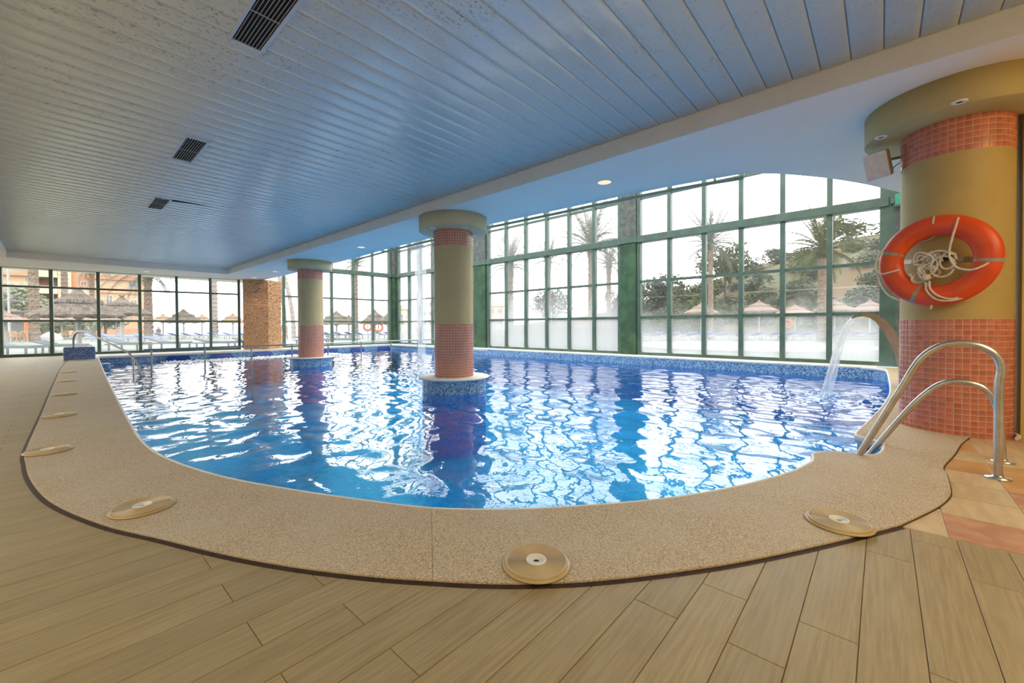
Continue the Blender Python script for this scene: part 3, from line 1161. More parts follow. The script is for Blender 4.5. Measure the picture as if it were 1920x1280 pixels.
def tile_mesh(R, w, h, th=.0022):
    """slightly bent tile, centred at angle 0, with bevelled face"""
    mb = MB()
    vs = []
    k = 2
    da = w / R
    for (r, ins) in ((R - .004, 0.0), (R + th - .001, 0.0), (R + th, .0012)):
        for zz in (-h / 2 + ins, h / 2 - ins):
            for i in range(k + 1):
                a = (-da / 2 + ins / R) + (da - 2 * ins / R) * i / k
                vs.append((r * cos(a), r * sin(a), zz))
    fs = []
    m = k + 1
    for L in (0, 1):
        b0, b1 = L * 2 * m, (L + 1) * 2 * m
        for i in range(k):
            fs.append((b0 + i, b0 + i + 1, b1 + i + 1, b1 + i))
            fs.append((b0 + m + i + 1, b0 + m + i, b1 + m + i, b1 + m + i + 1))
        fs.append((b0 + m, b0, b1, b1 + m))
        fs.append((b0 + k, b0 + m + k, b1 + m + k, b1 + k))
    b = 4 * m
    for i in range(k):
        fs.append((b + i, b + i + 1, b + m + i + 1, b + m + i))
    mb.add(vs, fs)
    return mb


def column(loc, label, island, tiles_as_parts):
    o = empty('tiled_column', (loc[0], loc[1], 0))
    tag(o, label, 'column')
    base = .03 if island else 0.0
    CB = 2.81
    T1, T2 = 1.04, 2.505
    R = COLR
    MB().lathe([(R, T1), (R, T2)], 48, cap=False).build('shaft', M['cream'] if island else M['cream_warmlit'], o)
    if tiles_as_parts:
        bl = MB().lathe([(R - .001, base - .01), (R - .001, T1)], 64, cap=False).build('lower_tile_band', M['grout'], o)
        bu = MB().lathe([(R - .001, T2), (R - .001, CB)], 64, cap=False).build('upper_tile_band', M['grout'], o)
        n = 46
        pa = 2 * pi / n
        facing = atan2(-loc[1], -loc[0])
        lst = []
        for band, z0, z1, rows in ((bl, base, T1, 21), (bu, T2, CB, 6)):
            dz = (z1 - z0) / rows
            for r in range(rows):
                for i in range(n):
                    a = i * pa
                    da = (a - facing + pi) % (2 * pi) - pi
                    z = z0 + (r + .5) * dz
                    lst.append((abs(da) / 1.45 + .25 * (z > 2), a, z, band, dz))
        lst.sort(key=lambda q: q[0])
        meshes = {}
        rest = {bl.name: MB(), bu.name: MB()}
        cnt = {bl.name: 0, bu.name: 0}
        for (_, a, z, band, dz) in lst:
            w = R * pa - .0055
            if cnt[band.name] < (215 if band is bl else 80):
                key = round(dz, 5)
                if key not in meshes:
                    meshes[key] = tile_mesh(R, w, dz - .0055).mesh('tile')
                t_ = link('tile', meshes[key], M['terra'], band)
                t_.location = (0, 0, z)
                t_.rotation_euler = (0, 0, a)
                cnt[band.name] += 1
            else:
                tm = tile_mesh(R, w, dz - .0055)
                ca, sa = cos(a), sin(a)
                rest[band.name].add([(x * ca - y * sa, x * sa + y * ca, zz + z) for x, y, zz in tm.v], tm.f)
        for band in (bl, bu):
            tag(rest[band.name].build('side_tiles', M['terra'], band), kind='stuff')
    else:
        n = 46
        pa = 2 * pi / n
        for nm, z0, z1, rows in (('lower_tile_band', base, T1, 20), ('upper_tile_band', T2, CB, 6)):
            band = MB().lathe([(R - .001, z0 - .01), (R - .001, z1)], 64, cap=False).build(nm, M['grout'], o)
            dz = (z1 - z0) / rows
            tm = tile_mesh(R, R * pa - .008, dz - .008)
            V = np.array(tm.v)
            mb = MB()
            for r in range(rows):
                for i in range(n):
                    a = i * pa
                    ca, sa = cos(a), sin(a)
                    mb.add(np.stack([V[:, 0] * ca - V[:, 1] * sa, V[:, 0] * sa + V[:, 1] * ca, V[:, 2] + z0 + (r + .5) * dz], 1).tolist(), tm.f)
            tag(mb.build('mosaic_tiles', M['terra_n'], band), kind='stuff')
    MB().lathe([(.30, CB), (.646, CB), (.65, CB + .004), (.65, SZ - .001), (.30, SZ - .001)], 64, cap=False).build('capital', M['capital'] if island else M['capital_warmlit'], o)
    if island:
        MB().lathe([(.30, .03), (.672, .03), (.683, .024), (.686, .012), (.68, 0.0), (.30, 0.0)], 64, cap=False).build('island_ledge', M['ledge'], o)
        MB().lathe([(.612, -1.4), (.612, 0.0)], 72, cap=False).build('island_drum', M['mosaic'], o)
    return o


# tile material whose shade varies tile by tile without separate objects
t = NT('terracotta_tile_shades')
gi = t.n('ShaderNodeNewGeometry')
c = t.mix(gi.outputs['Random Per Island'], (.46, .155, .11), (.56, .22, .16))
M['terra_n'] = t.done(t.pbr(c, .25))

COLS = [((5.70, -.50), 'wide cream column with red tile bands on the deck, orange lifebuoy hung on it', False, True),
        ((5.24, 6.22), 'cream column with terracotta tile bands on the nearer pool island', True, False),
        ((5.60, 13.74), 'cream column with terracotta tile bands on the farther pool island', True, False)]
for loc, lab, isl, tp in COLS:
    column(loc, lab, isl, tp)

# ------------------------------------------------------------------ ceiling fittings


def spot(name, loc, energy, size=1.9, blend=.6, col=(1, .76, .5), parent=None):
    d = bpy.data.lights.new(name, 'SPOT')
    d.energy = energy
    d.spot_size = size
    d.spot_blend = blend
    d.color = col
    d.shadow_soft_size = .05
    o = bpy.data.objects.new(name, d)
    o.location = loc
    COL.objects.link(o)
    if parent is not None:
        o.parent = parent
    return o


dl_labels = ['round lit ceiling downlight nearest the windows on the right', 'round lit downlight between the two island columns on the soffit', 'round lit downlight on the soffit left of the farther capital',
             'small lit downlight just above the stone pillar', 'small lit downlight above the left window wall']
for (x, y), lab in zip([(5.40, 3.02), (5.46, 10.2), (5.65, 17.0), (5.75, 19.75), (2.39, 20.4)], dl_labels):
    o = empty('downlight', (x, y, SZ))
    tag(o, lab, 'light')
    MB().lathe([(.094, -.001), (.096, -.009), (.112, -.007), (.118, 0.0)], 32, cap=False).build('trim_ring', M['white'], o)
    MB().lathe([(0.0, -.006), (.095, -.006)], 32, cap=False).build('lens', M['lamp_on'], o)
    spot('downlight_lamp', (0, 0, -.03), 18, parent=o)

for (x, y), lab in zip([(5.40, .02), (4.98, -.46), (4.74, 6.20), (5.12, 5.74), (5.70, 6.14), (5.42, 13.2)],
                       ['small white spotlight under the big capital, on its window side', 'small white spotlight under the big capital, on the deck side',
                        'tiny spotlight under the left side of the nearer island capital', 'tiny spotlight under the middle of the nearer island capital',
                        'tiny spotlight under the right side of the nearer island capital', 'tiny spotlight under the farther island capital']):
    o = empty('spotlight', (x, y, 2.81))
    tag(o, lab, 'light')
    MB().lathe([(.018, .001), (.022, -.008), (.042, -.009), (.050, -.004), (.050, .001)], 24, cap=False).build('trim_ring', M['white'], o)
    MB().lathe([(0, -.002), (.022, -.004)], 20, cap=False).build('lens', M['dark'], o)

for (x0, y0, lab) in ((.955, 2.90, 'long ceiling air vent nearest the camera'), (1.09, 6.18, 'ceiling air vent in the middle of the slatted ceiling'), (1.225, 9.45, 'ceiling air vent farthest toward the left windows')):
    o = empty('air_vent', (x0, y0, CZ))
    tag(o, lab, 'vent')
    W_, L_ = .25, .95
    b = .026
    mb = MB()
    mb.bbox(0, b, 0, L_, -.014, .002, .003).bbox(W_ - b, W_, 0, L_, -.014, .002, .003).bbox(b, W_ - b, 0, b, -.014, .002, .003).bbox(b, W_ - b, L_ - b, L_, -.014, .002, .003)
    mb.build('frame', M['ventw'], o)
    MB().box(b, W_ - b, b, L_ - b, -.004, .0).build('duct', M['ventdark'], o)
    sm = MB().box(-.0016, .0016, b, L_ - b, -.012, -.004).mesh('slat')
    for k in range(8):
        s_ = link('slat', sm, M['ventslat'], o)
        s_.location = (b + (W_ - 2 * b) * (k + .5) / 8, 0, 0)
    MB().box(b, W_ - b, L_ * .5 - .005, L_ * .5 + .005, -.0135, -.010).build('cross_bar', M['ventslat'], o)

# loose corner strip beside the farthest vent
mb = MB()
mb.add([(1.475, 9.47, CZ - .004), (1.475, 9.52, CZ - .02), (1.8, 9.47, CZ - .012), (2.15, 9.46, CZ - .003), (1.8, 9.455, CZ - .003), (1.475, 9.45, CZ - .002)], [(0, 1, 2, 3, 4, 5)])
mb.add([(1.475, 9.47, CZ + .004), (1.475, 9.52, CZ - .012), (1.8, 9.47, CZ - .004), (2.15, 9.46, CZ + .003), (1.8, 9.455, CZ + .003), (1.475, 9.45, CZ + .002)], [(5, 4, 3, 2, 1, 0)])
tag(mb.build('sagging_joint', M['ventdark'], ceil), kind=None)

# ------------------------------------------------------------------ drain lids on the coping


def lid():
    o = empty('pool_cover_disc')
    MB().lathe([(.125, 0.0), (.138, 0.002), (.140, .006), (.137, .010), (.126, .011)], 56, cap=False).build('base_ring', M['lid'], o)
    pr = [(.128, .008), (.129, .017), (.126, .0205), (.121, .0205)]
    r = .119
    while r > .046:
        pr += [(r, .0145), (r - .0022, .0145), (r - .0028, .020), (r - .0050, .020)]
        r -= .0052
    pr += [(.042, .020)]
    MB().lathe(pr, 56, cap=False).build('ribbed_cover', M['lid'], o)
    c_ = MB().lathe([(.042, .019), (.041, .023), (.036, .023), (.035, .0185), (.014, .0185), (.0135, .012), (0, .012)], 40, cap=False).build('cover_centre', M['lidw'], o)
    MB().lathe([(0, .0125), (.0128, .0125)], 24, cap=False).build('finger_hole', M['dark'], c_)
    return o


LID = [((1.325, 1.06), 'ribbed round plastic pool lid at the front of the coping, nearest the camera'),
       ((2.59, .155), 'ribbed round plastic lid on the coping toward the pool ladder'),
       ((.32, 3.00), 'ribbed round plastic lid where the coping bends to the left'),
       ((-.03, 4.96), 'ribbed round plastic lid overlapping the dark joint at the left bend'),
       ((.05, 6.88), 'second lid past the left bend, on the straight coping'),
       ((.13, 9.0), 'third lid past the left bend, on the straight coping'),
       ((.18, 11.2), 'fourth lid past the left bend, on the straight coping'),
       ((.25, 13.4), 'farthest lid on the left coping, nearest the mosaic block')]
for k, (p, lab) in enumerate(LID):
    o = lid() if k == 0 else copy_tree(LID0)
    if k == 0:
        LID0 = o
    o.location = (p[0], p[1], COPZ)
    o.rotation_euler.z = k * .7
    tag(o, lab, 'pool lid', 'round lids along the coping')

# ------------------------------------------------------------------ pool ladder
lad = empty('pool_ladder', (4.31, -.6, 0))
tag(lad, 'stainless steel pool ladder with two arched handrails in the coping notch', 'ladder')


def ladrail(x, pts, yb):
    c_ = smooth_curve([(x - 4.31, y + .6, z) for y, z in pts], 5)
    r = MB().tube(c_, .0215, 14).build('handrail', M['steel'], lad)
    MB().lathe([(.022, 0.0), (.062, .001), (.062, .008), (.03, .014), (.024, .022)], 32, c=(x - 4.31, yb + .6), cap=False).build('floor_flange', M['steel'], r)


ladrail(4.06, [(-.56, 0), (-.56, .30), (-.56, .60), (-.568, .70), (-.55, .785), (-.48, .848), (-.39, .868), (-.30, .848), (-.22, .78), (-.165, .685), (-.10, .53), (.14, -.02), (.20, -.18), (.21, -.9)], -.56)
ladrail(4.56, [(-.65, 0), (-.64, .20), (-.625, .36), (-.60, .46), (-.54, .535), (-.44, .562), (-.34, .535), (-.25, .445), (-.15, .30), (.07, -.08), (.15, -.25), (.18, -.9)], -.65)
for k in range(3):
    MB().bbox(-.25, .25, .77, .85, -.38 - k * .25, -.35 - k * .25, .006).build('tread', M['steel'], lad)

# ------------------------------------------------------------------ waterfall spout and falling water
sp = empty('water_spout', (9.0, -.45, 0))
tag(sp, 'curved stainless steel water spout arching over the pool from the right ledge', 'water spout')
path = smooth_curve([(-.30, 0.0), (-.29, .25), (-.25, .45), (-.18, .66), (-.09, .86), (0, 1.01), (.09, 1.10), (.20, 1.15), (.30, 1.135), (.37, 1.09)], 5)
mb = MB()
n = len(path)
for i in range(n - 1):
    pass
vs, fs = [], []
for i, (y, z) in enumerate(path):
    s = i / (n - 1)
    hw = .12 + .22 * s
    th = .19 * (1 - s) ** .8 + .014
    ty, tz = (path[min(i + 1, n - 1)][0] - path[max(i - 1, 0)][0]), (path[min(i + 1, n - 1)][1] - path[max(i - 1, 0)][1])
    ln = math.hypot(ty, tz)
    ny, nz = -tz / ln, ty / ln
    for (sx, sn) in ((-1, -.5), (1, -.5), (1, .5), (-1, .5)):
        vs.append((sx * hw, y + .45 + ny * th * sn, z + nz * th * sn))
for i in range(n - 1):
    for k in range(4):
        j = (k + 1) % 4
        fs.append((i * 4 + k, i * 4 + j, i * 4 + 4 + j, i * 4 + 4 + k))
fs += [(3, 2, 1, 0), tuple((n - 1) * 4 + k for k in range(4))]
mb.add(vs, fs)
mb.build('spout_blade', M['steel'], sp)
MB().bbox(-.16, .16, .08, .24, COPZ - .004, .05, .01).build('spout_base', M['steel'], sp)


def stream(name, label, rows, mt, cat='water'):
    """rows: list of (centre xyz, half width vector, half thickness vector)"""
    mb = MB()
    k = 18
    vs, fs = [], []
    for (c_, w_, h_) in rows:
        for i in range(k):
            a = 2 * pi * i / k
            wob = 1 + .12 * sin(3 * a + 7 * c_[2]) + .06 * random.uniform(-1, 1)
            vs.append(tuple(c_[j] + w_[j] * cos(a) * wob + h_[j] * sin(a) * wob for j in range(3)))
    for i in range(len(rows) - 1):
        for q in range(k):
            j = (q + 1) % k
            fs.append((i * k + q, i * k + j, i * k + k + j, i * k + k + q))
    mb.add(vs, fs, True)
    o = mb.build(name, mt)
    return tag(o, label, cat)


jet = [(.37, 1.085), (.43, 1.0), (.49, .86), (.55, .66), (.60, .46), (.66, .18), (.72, -.06), (.78, -.28)]
jet = smooth_curve(jet, 4)
for (cx, hw, lab) in ((8.84, .13, 'thick stream of water falling from the near half of the steel spout'), (9.18, .12, 'stream of water falling from the far half of the steel spout')):
    rows = []
    for i, (y, z) in enumerate(jet):
        s = i / (len(jet) - 1)
        rows.append(((cx + (.10 * s if cx > 9 else -.05 * s), y - (.06 * s if cx > 9 else 0), z), (hw * (1 - .45 * s), 0, 0), (0, .02 + .02 * s, .012)))
    stream('water_jet', lab, rows, M['jet'])
mbx = []
for (cx, cy, lab) in ((8.80, .80, 'white splash where the near spout stream hits the pool'), (9.28, .74, 'white splash where the far spout stream hits the pool')):
    mb = MB()
    for k in range(70):
        a = random.uniform(0, 2 * pi)
        r = abs(random.gauss(0, .17))
        h = random.uniform(.008, .022) * (1.3 if r < .1 else 1)
        mb.lathe([(0, WZ + h * .9), (h * .7, WZ + h * .7), (h, WZ), (h * .6, WZ - .01)], 6, c=(cx + r * cos(a), cy + r * sin(a)), cap=False)
    tag(mb.build('splash', M['foam']), lab, 'splash', kind='stuff')

# thin curtain falling from the soffit edge
rows = []
cz = 3.05
for i in range(30):
    s = i / 29
    z = 3.05 - s * (3.05 + .26)
    hw = .27 - .10 * min(1, s * 1.6) + .01 * sin(9 * s)
    rows.append(((6.42 + .16 * s ** .5, 9.02 + .12 * s + .015 * sin(14 * s), z), (0.0, hw, 0), (.018 + .006 * sin(20 * s), 0, 0)))
stream('water_curtain', 'thin translucent water curtain falling from the soffit beside the nearer island column', rows, M['curtain'])
MB().bbox(6.30, 6.46, 8.72, 9.32, 3.03, SZ - .002, .006).build('curtain_nozzle', M['steel2'])
tag(bpy.data.objects['curtain_nozzle'], 'steel slot nozzle above the thin water curtain', 'nozzle')

# ------------------------------------------------------------------ rails in the pool
ra = empty('pool_railing', (0, 14.55, 0))
tag(ra, 'long thin steel handrail on posts standing across the far part of the pool', 'railing')
MB().tube([(1.62, 0, .405), (5, 0, .41), (11.3, 0, .415)], .024, 10).build('handrail', M['steel2'], ra)
for x in (1.78, 2.95, 4.13, 5.31, 6.51, 7.75, 9.01, 10.28):
    MB().tube([(x, 0, -1.4), (x, 0, .40)], .021, 10).build('post', M['steel2'], ra)

blk = MB()


def mosaic_box(mb, x0, x1, y0, y1, z0, z1, r=.05):
    """rounded-corner block with metric uv"""
    pts = []
    for (cx, cy, a0) in ((x1 - r, y0 + r, -pi / 2), (x1 - r, y1 - r, 0), (x0 + r, y1 - r, pi / 2), (x0 + r, y0 + r, pi)):
        for k in range(5):
            a = a0 + pi / 2 * k / 4
            pts.append((cx + r * cos(a), cy + r * sin(a)))
    mb.strip(pts + [pts[0]], z0, z1 - .03)
    ins = [((p[0] - (x0 + x1) / 2) * .96 + (x0 + x1) / 2, (p[1] - (y0 + y1) / 2) * .9 + (y0 + y1) / 2) for p in pts]
    n = len(pts)
    vs = [(p[0], p[1], z1 - .03) for p in pts] + [(p[0], p[1], z1) for p in ins]
    fs = [(i, (i + 1) % n, n + (i + 1) % n, n + i) for i in range(n)]
    uv = [[(vs[k][0] + vs[k][1], vs[k][2]) for k in f] for f in fs]
    mb.add(vs, fs, True, uv)
    top = tuple(range(n, 2 * n))
    mb.add(vs, [top], False, [[(vs[k][0], vs[k][1]) for k in top]])
    return mb


tag(mosaic_box(blk, .24, .93, 18.62, 19.05, 0.0, .40).build('mosaic_block', M['block']), 'dark blue mosaic block on the deck at the head of the pool stair rail', 'block')
tag(mosaic_box(MB(), .70, 1.16, 16.95, 17.4, -1.4, -.06).build('pool_step_block', M['mosaic']), 'light blue mosaic step block rising from the water by the left pool edge', 'step')
sr = empty('stair_handrail', (.46, 18.75, .40))
tag(sr, 'bent steel handrail running from the mosaic block down into the pool', 'handrail')
c_ = smooth_curve([(.46, 18.75, .40), (.46, 18.73, .62), (.48, 18.66, .76), (.55, 18.45, .87), (.66, 18.15, .885), (.75, 17.85, .84), (.95, 17.1, .68), (1.3, 15.75, .40), (1.42, 15.3, .29)], 5)
MB().tube([(x - .46, y - 18.75, z - .40) for x, y, z in c_], .026, 10).build('sloping_rail', M['steel2'], sr)
for pts in ([(1.42, 15.3, .29), (1.47, 15.1, .15), (1.49, 15.05, -1.4)], [(1.42, 15.3, .29), (1.52, 14.95, .08), (1.62, 14.6, -.4), (1.7, 14.5, -1.4)]):
    MB().tube([(x - .46, y - 18.75, z - .40) for x, y, z in pts], .022, 10).build('leg', M['steel2'], sr)

# blue seats along the far pool wall


def blue_seat():
    o = empty('pool_chair')
    w = .36
    pr = []
    for k in range(5):
        a = pi * .5 * k / 4
        pr.append((w - .09 + .09 * cos(pi / 2 - a) if False else w - .09 + .09 * sin(a), .0))
    mb = MB()
    # rounded panel in xz, thickness in y, leaning back
    outl = [(-w, -.75), (w, -.75)]
    for k in range(7):
        a = pi / 2 * k / 6
        outl.append((w - .10 + .10 * cos(a), -.02 + .10 * sin(a) - .10 + .02))
    for k in range(7):
        a = pi / 2 + pi / 2 * k / 6
        outl.append((-w + .10 + .10 * cos(a), .10 * sin(a) - .10))
    n = len(outl)
    vs = [(x, -.04 - .22 * (-z), z) for x, z in outl] + [(x, .02 - .22 * (-z), z) for x, z in outl]
    fs = [tuple(range(n)), tuple(range(2 * n - 1, n - 1, -1))] + [(i, n + i, n + (i + 1) % n, (i + 1) % n) for i in range(n)]
    mb.add(vs, fs)
    mb.build('backrest', M['seatblue'], o)
    MB().bbox(-.38, .38, -.66, -.19, -.78, -.72, .02).build('seat', M['seatblue'], o)
    for s in (-1, 1):
        MB().box(s * .34 - .03, s * .34 + .03, -.62, -.24, -1.4 + .1, -.76).build('support', M['seatblue'], o)
    return o


SE = [(3.20, 'first blue pool seat from the left along the far wall'), (4.59, 'second blue pool seat from the left along the far wall'), (6.09, 'third blue pool seat, below the stone pillar'),
      (7.39, 'fourth blue pool seat, half hidden by the farther island column'), (8.98, 'fifth blue pool seat, just right of the farther island column'), (10.38, 'sixth blue pool seat, second from the far corner'),
      (11.87, 'seventh blue pool seat, nearest the far corner')]
for k, (x, lab) in enumerate(SE):
    o = blue_seat() if k == 0 else copy_tree(SEAT0)
    if k == 0:
        SEAT0 = o
    o.location = (x, 19.88, -.085)
    tag(o, lab, 'seat', 'blue seats in the pool')

# foam in front of the seats, its white also standing in for window reflections
mb = MB()
for k in range(1500):
    x = random.uniform(2.6, 8.8)
    y = 18.7 + abs(random.gauss(0, .35)) * (1 if random.random() < .6 else -1.2)
    if y > 19.7 or math.hypot(x - 5.6, y - 13.74) < .7:
        continue
    r = random.uniform(.012, .04)
    mb.lathe([(0, WZ + r * .9), (r * .7, WZ + r * .6), (r, WZ - .01)], 5, c=(x, y), cap=False)
tag(mb.build('foam_and_glints', M['white']), 'white foam and modelled window reflections in front of the blue pool seats', 'foam', kind='stuff')

# ------------------------------------------------------------------ lifebuoy and its bracket, speaker, hose
cx, cy = 5.70, -.50
u = Vector((-cx, -cy, 0)).normalized()           # from the column toward the camera
side = Vector((-u.y, u.x, 0))
u = (Matrix.Rotation(radians(-13), 3, 'Z') @ u).normalized()
side = Vector((-u.y, u.x, 0))
ctr = Vector((cx, cy, 1.555)) + u * (COLR + .10)


def fr(a, r, o=0.0, z0=ctr):
    """point in the buoy plane: angle a from its right, radius r, o toward the viewer"""
    return z0 - side * (-cos(a) * r) * 1 + Vector((0, 0, sin(a) * r)) + u * o


# orient so that +x of the buoy plane points to the viewer's right
rgt_ = Vector((.668, -.745, 0))
rgt_ = (rgt_ - u * rgt_.dot(u)).normalized()
tilt = Matrix.Rotation(radians(-9), 3, u)
RX = tilt @ rgt_
RZ = tilt @ Vector((0, 0, 1))
bu = empty('lifebuoy', ctr)
tag(bu, 'orange ring lifebuoy with cream grab ropes hung on the red tiled column', 'lifebuoy')


def bp(x, z, o=0.0):
    return RX * x + RZ * z + u * o


mb = MB()
vs, fs = [], []
NA, NB = 64, 20
Rm, ra_, rb_ = .310, .090, .065
for i in range(NA):
    A = 2 * pi * i / NA
    for j in range(NB):
        B = 2 * pi * j / NB
        r = Rm + ra_ * cos(B)
        vs.append(bp(r * cos(A), r * sin(A), rb_ * sin(B)))
for i in range(NA):
    for j in range(NB):
        fs.append((i * NB + j, i * NB + (j + 1) % NB, ((i + 1) % NA) * NB + (j + 1) % NB, ((i + 1) % NA) * NB + j))
mb.add(vs, fs, True)
mb.build('ring', M['buoy'], bu)
for A0 in (radians(2), radians(-104), radians(100), radians(170)):
    mb = MB()
    vs, fs = [], []
    w = .085 if A0 != radians(100) else .04
    for i in range(7):
        A = A0 + (i / 6 - .5) * w
        for j in range(9):
            B = radians(-60) + radians(230) * j / 8 if A0 != radians(100) else radians(25) + radians(60) * j / 8
            r = Rm + (ra_ + .002) * cos(B)
            vs.append(bp(r * cos(A), r * sin(A), (rb_ + .002) * sin(B)))
    for i in range(6):
        for j in range(8):
            fs.append((i * 9 + j, i * 9 + j + 1, i * 9 + 10 + j, i * 9 + 9 + j))
    mb.add(vs, fs, True)
    mb.build('reflective_tape', M['tape'] if A0 != radians(100) else M['rope'], bu)


def rope(pts, r=.0085, parent=bu, name='grab_rope'):
    mb = MB()
    mb.tube(smooth_curve(pts, 6), r, 7)
    return mb.build(name, M['rope'], parent)


# rope loops round the ring, as they hang in the photograph
rope([bp(.088, .362, .045), bp(.09, .30, .068), bp(.085, .20, .07), bp(.085, .08, .072), bp(.11, .0, .075), bp(.16, -.06, .08), bp(.24, -.075, .082), bp(.29, -.05, .075), bp(.33, -.01, .055)])
rope([bp(-.02, -.20, .06), bp(.0, -.27, .07), bp(.07, -.335, .068), bp(.15, -.34, .055), bp(.22, -.31, .03), bp(.26, -.28, .0)])
rope([bp(.0, -.18, .065), bp(.02, -.25, .072), bp(.08, -.305, .075), bp(.15, -.325, .06), bp(.20, -.31, .045)])
rope([bp(-.37, .10, .045), bp(-.40, .04, .05), bp(-.405, -.05, .05), bp(-.395, -.10, .055), bp(-.37, -.14, .05)])
rope([bp(-.385, -.12, .055), bp(-.33, -.135, .075), bp(-.26, -.11, .075), bp(-.225, -.09, .05)])
rope([bp(-.38, -.13, .05), bp(-.35, -.22, .05), bp(-.28, -.32, .04), bp(-.18, -.375, .03)])
rope([bp(-.20, .16, -.05), bp(-.10, .19, -.05), bp(-.02, .26, -.04)], .006)
rope([bp(.02, -.37, .02), bp(.04, -.40, .02), bp(.035, -.425, .02)], .008)
# tangled throw line hung in the middle
tg_ = empty('throw_line', ctr)
tag(tg_, 'knotted bundle of cream throw line hanging inside the orange lifebuoy', 'rope')
random.seed(21)
for k in range(7):
    c0_ = (random.uniform(-.09, -.01), random.uniform(-.15, .06))
    pts = []
    for q in range(9):
        a = q * 1.15 + k
        rr = random.uniform(.03, .075)
        pts.append(bp(c0_[0] + rr * cos(a), c0_[1] + 1.1 * rr * sin(a) - .01 * q * .4, -.02 + random.uniform(0, .06)))
    rope(pts, .0095, tg_, 'coil')
for (x, z, R1, R2) in ((.055, -.05, .075, .09), (.08, .0, .05, .07)):
    rope([bp(x + R1 * cos(a), z + R2 * sin(a), .03) for a in np.linspace(.2, 6.1, 11)], .009, tg_, 'loop')
rope([bp(-.10, .0, .03), bp(-.03, .07, .04), bp(.03, .085, .04), bp(.09, .06, .04), bp(.12, .06, .03)], .009, tg_, 'loop')
MB().lathe([(0, -.03), (.025, -.022), (.032, 0), (.025, .022), (0, .03)], 14).build('knot', M['rope'], tg_).location = bp(-.03, -.15, .05)
# bracket bar round the shaft
br = empty('buoy_bracket', (cx, cy, 1.52))
tag(br, 'flat steel bracket bar on the column behind the orange lifebuoy', 'bracket')
a_face = atan2(u.y, u.x)
mb = MB()
vs, fs = [], []
for i in range(25):
    s = i / 24
    a = a_face + 1.05 - 2.0 * s
    zz = .02 + .06 * s
    for (r, dz) in ((COLR + .002, -.021), (COLR + .007, -.021), (COLR + .007, .021), (COLR + .002, .021)):
        vs.append((r * cos(a), r * sin(a), zz + dz))
for i in range(24):
    for j in range(4):
        jj = (j + 1) % 4
        fs.append((i * 4 + j, i * 4 + jj, i * 4 + 4 + jj, i * 4 + 4 + j))
fs += [(0, 1, 2, 3), (99, 98, 97, 96)]
mb.add(vs, fs)
mb.build('bar', M['tin'], br)
hk = Vector((u.x * (COLR + .03), u.y * (COLR + .03), .06)) + rgt_ * .05
MB().bbox(-.03, .03, -.03, .03, -.02, .03, .005, Matrix.Translation(hk)).build('hook_block', M['dark'], br)
sgn = Matrix.Translation(Vector((u.x * (COLR + .012), u.y * (COLR + .012), .05)) + rgt_ * -.07) @ Matrix(((rgt_.x, u.x, 0, 0), (rgt_.y, u.y, 0, 0), (0, 0, 1, 0), (0, 0, 0, 1)))
s_ = MB().bbox(-.04, .04, -.003, .003, -.045, .045, .002, sgn).build('small_sign', M['white'], br)
MB().box(-.012, .022, .003, .0042, -.026, -.012, sgn).build('sign_mark', M['dark'], s_)

# loudspeaker
spk = empty('loudspeaker', (5.66, .04, 2.62))
tag(spk, 'small grey box loudspeaker on a bracket beside the big cream capital', 'loudspeaker')
RS = Matrix.Translation((0, 0, 0)) @ Matrix.Rotation(radians(80), 4, 'Z') @ Matrix.Rotation(radians(-20), 4, 'X') @ Matrix.Rotation(radians(6), 4, 'Y')
MB().bbox(-.09, .09, -.085, .075, -.125, .125, .008, RS).build('cabinet', M['spkside'], spk)
MB().bbox(-.092, .092, .074, .092, -.128, .128, .006, RS).build('grille', M['spk'], spk)
MB().box(-.088, .088, -.085, .076, -.129, -.125, RS).build('underside', M['spk'], spk)
MB().lathe([(0, .094), (.013, .094), (.013, .088)], 14).build('socket', M['dark'], spk).matrix_local = RS @ Matrix.Translation((-.002, -.0, -.06)) @ Matrix.Rotation(radians(90), 4, 'Z')
MB().tube([RS @ Vector((0, -.08, .02)), Vector((.09, -.05, .06)), Vector((.13, -.20, .07))], .014, 8).build('wall_bracket', M['tin'], spk)
MB().tube(smooth_curve([RS @ Vector((.03, -.08, -.05)), Vector((.06, -.10, -.05)), Vector((.11, -.12, -.02)), Vector((.14, -.20, .05))], 4), .004, 6).build('cable', M['dark'], spk)

ho = MB().tube(smooth_curve([(5.48, -.86, .016), (5.6, -.885, .018), (5.8, -.87, .016), (6.1, -.88, .016)], 4), .016, 10).build('white_hose', M['hose'])
tag(ho, 'short white hose on the floor behind the red tiled column', 'hose')

#@@EXTERIOR@@
# ------------------------------------------------------------------ outside: ground, sea, hill
GZ = -.10
g = MB()
g.add([(-60, 22.95, GZ), (-4.6, 22.95, GZ), (5.6, 21.4, GZ), (12.9, 20.95, GZ), (13.45, 20.95, GZ), (13.45, -60, GZ), (120, -60, GZ), (120, 20, GZ), (75, 62, GZ), (12, 62, GZ), (12, 110, GZ), (-60, 110, GZ)], [tuple(range(12))])
go = g.build('ground', M['ground'])
tag(go, 'grey green paved terrace outside the windows', 'ground', kind='structure')
s_ = MB().add([(12, 62, -.6), (75, 62, -.6), (3600, 4200, -.6), (300, 5200, -.6)], [(0, 1, 2, 3)]).build('sea', M['sea'])
tag(s_, 'hazy blue grey sea beyond the terrace', 'sea', kind='structure')
mb = MB()
for (cx, cy, r) in ((23.5, 5.5, 5.6),):
    mb.lathe([(r - .5, GZ + .004), (r - .5, GZ + .06), (r, GZ + .06), (r, GZ + .004)], 64, c=(cx, cy), cap=False)
    mb.lathe([(0, GZ + .012), (r - .5, GZ + .012)], 64, c=(cx, cy), cap=False)
ok = mb.build('paved_circle', M['pale_paving'])
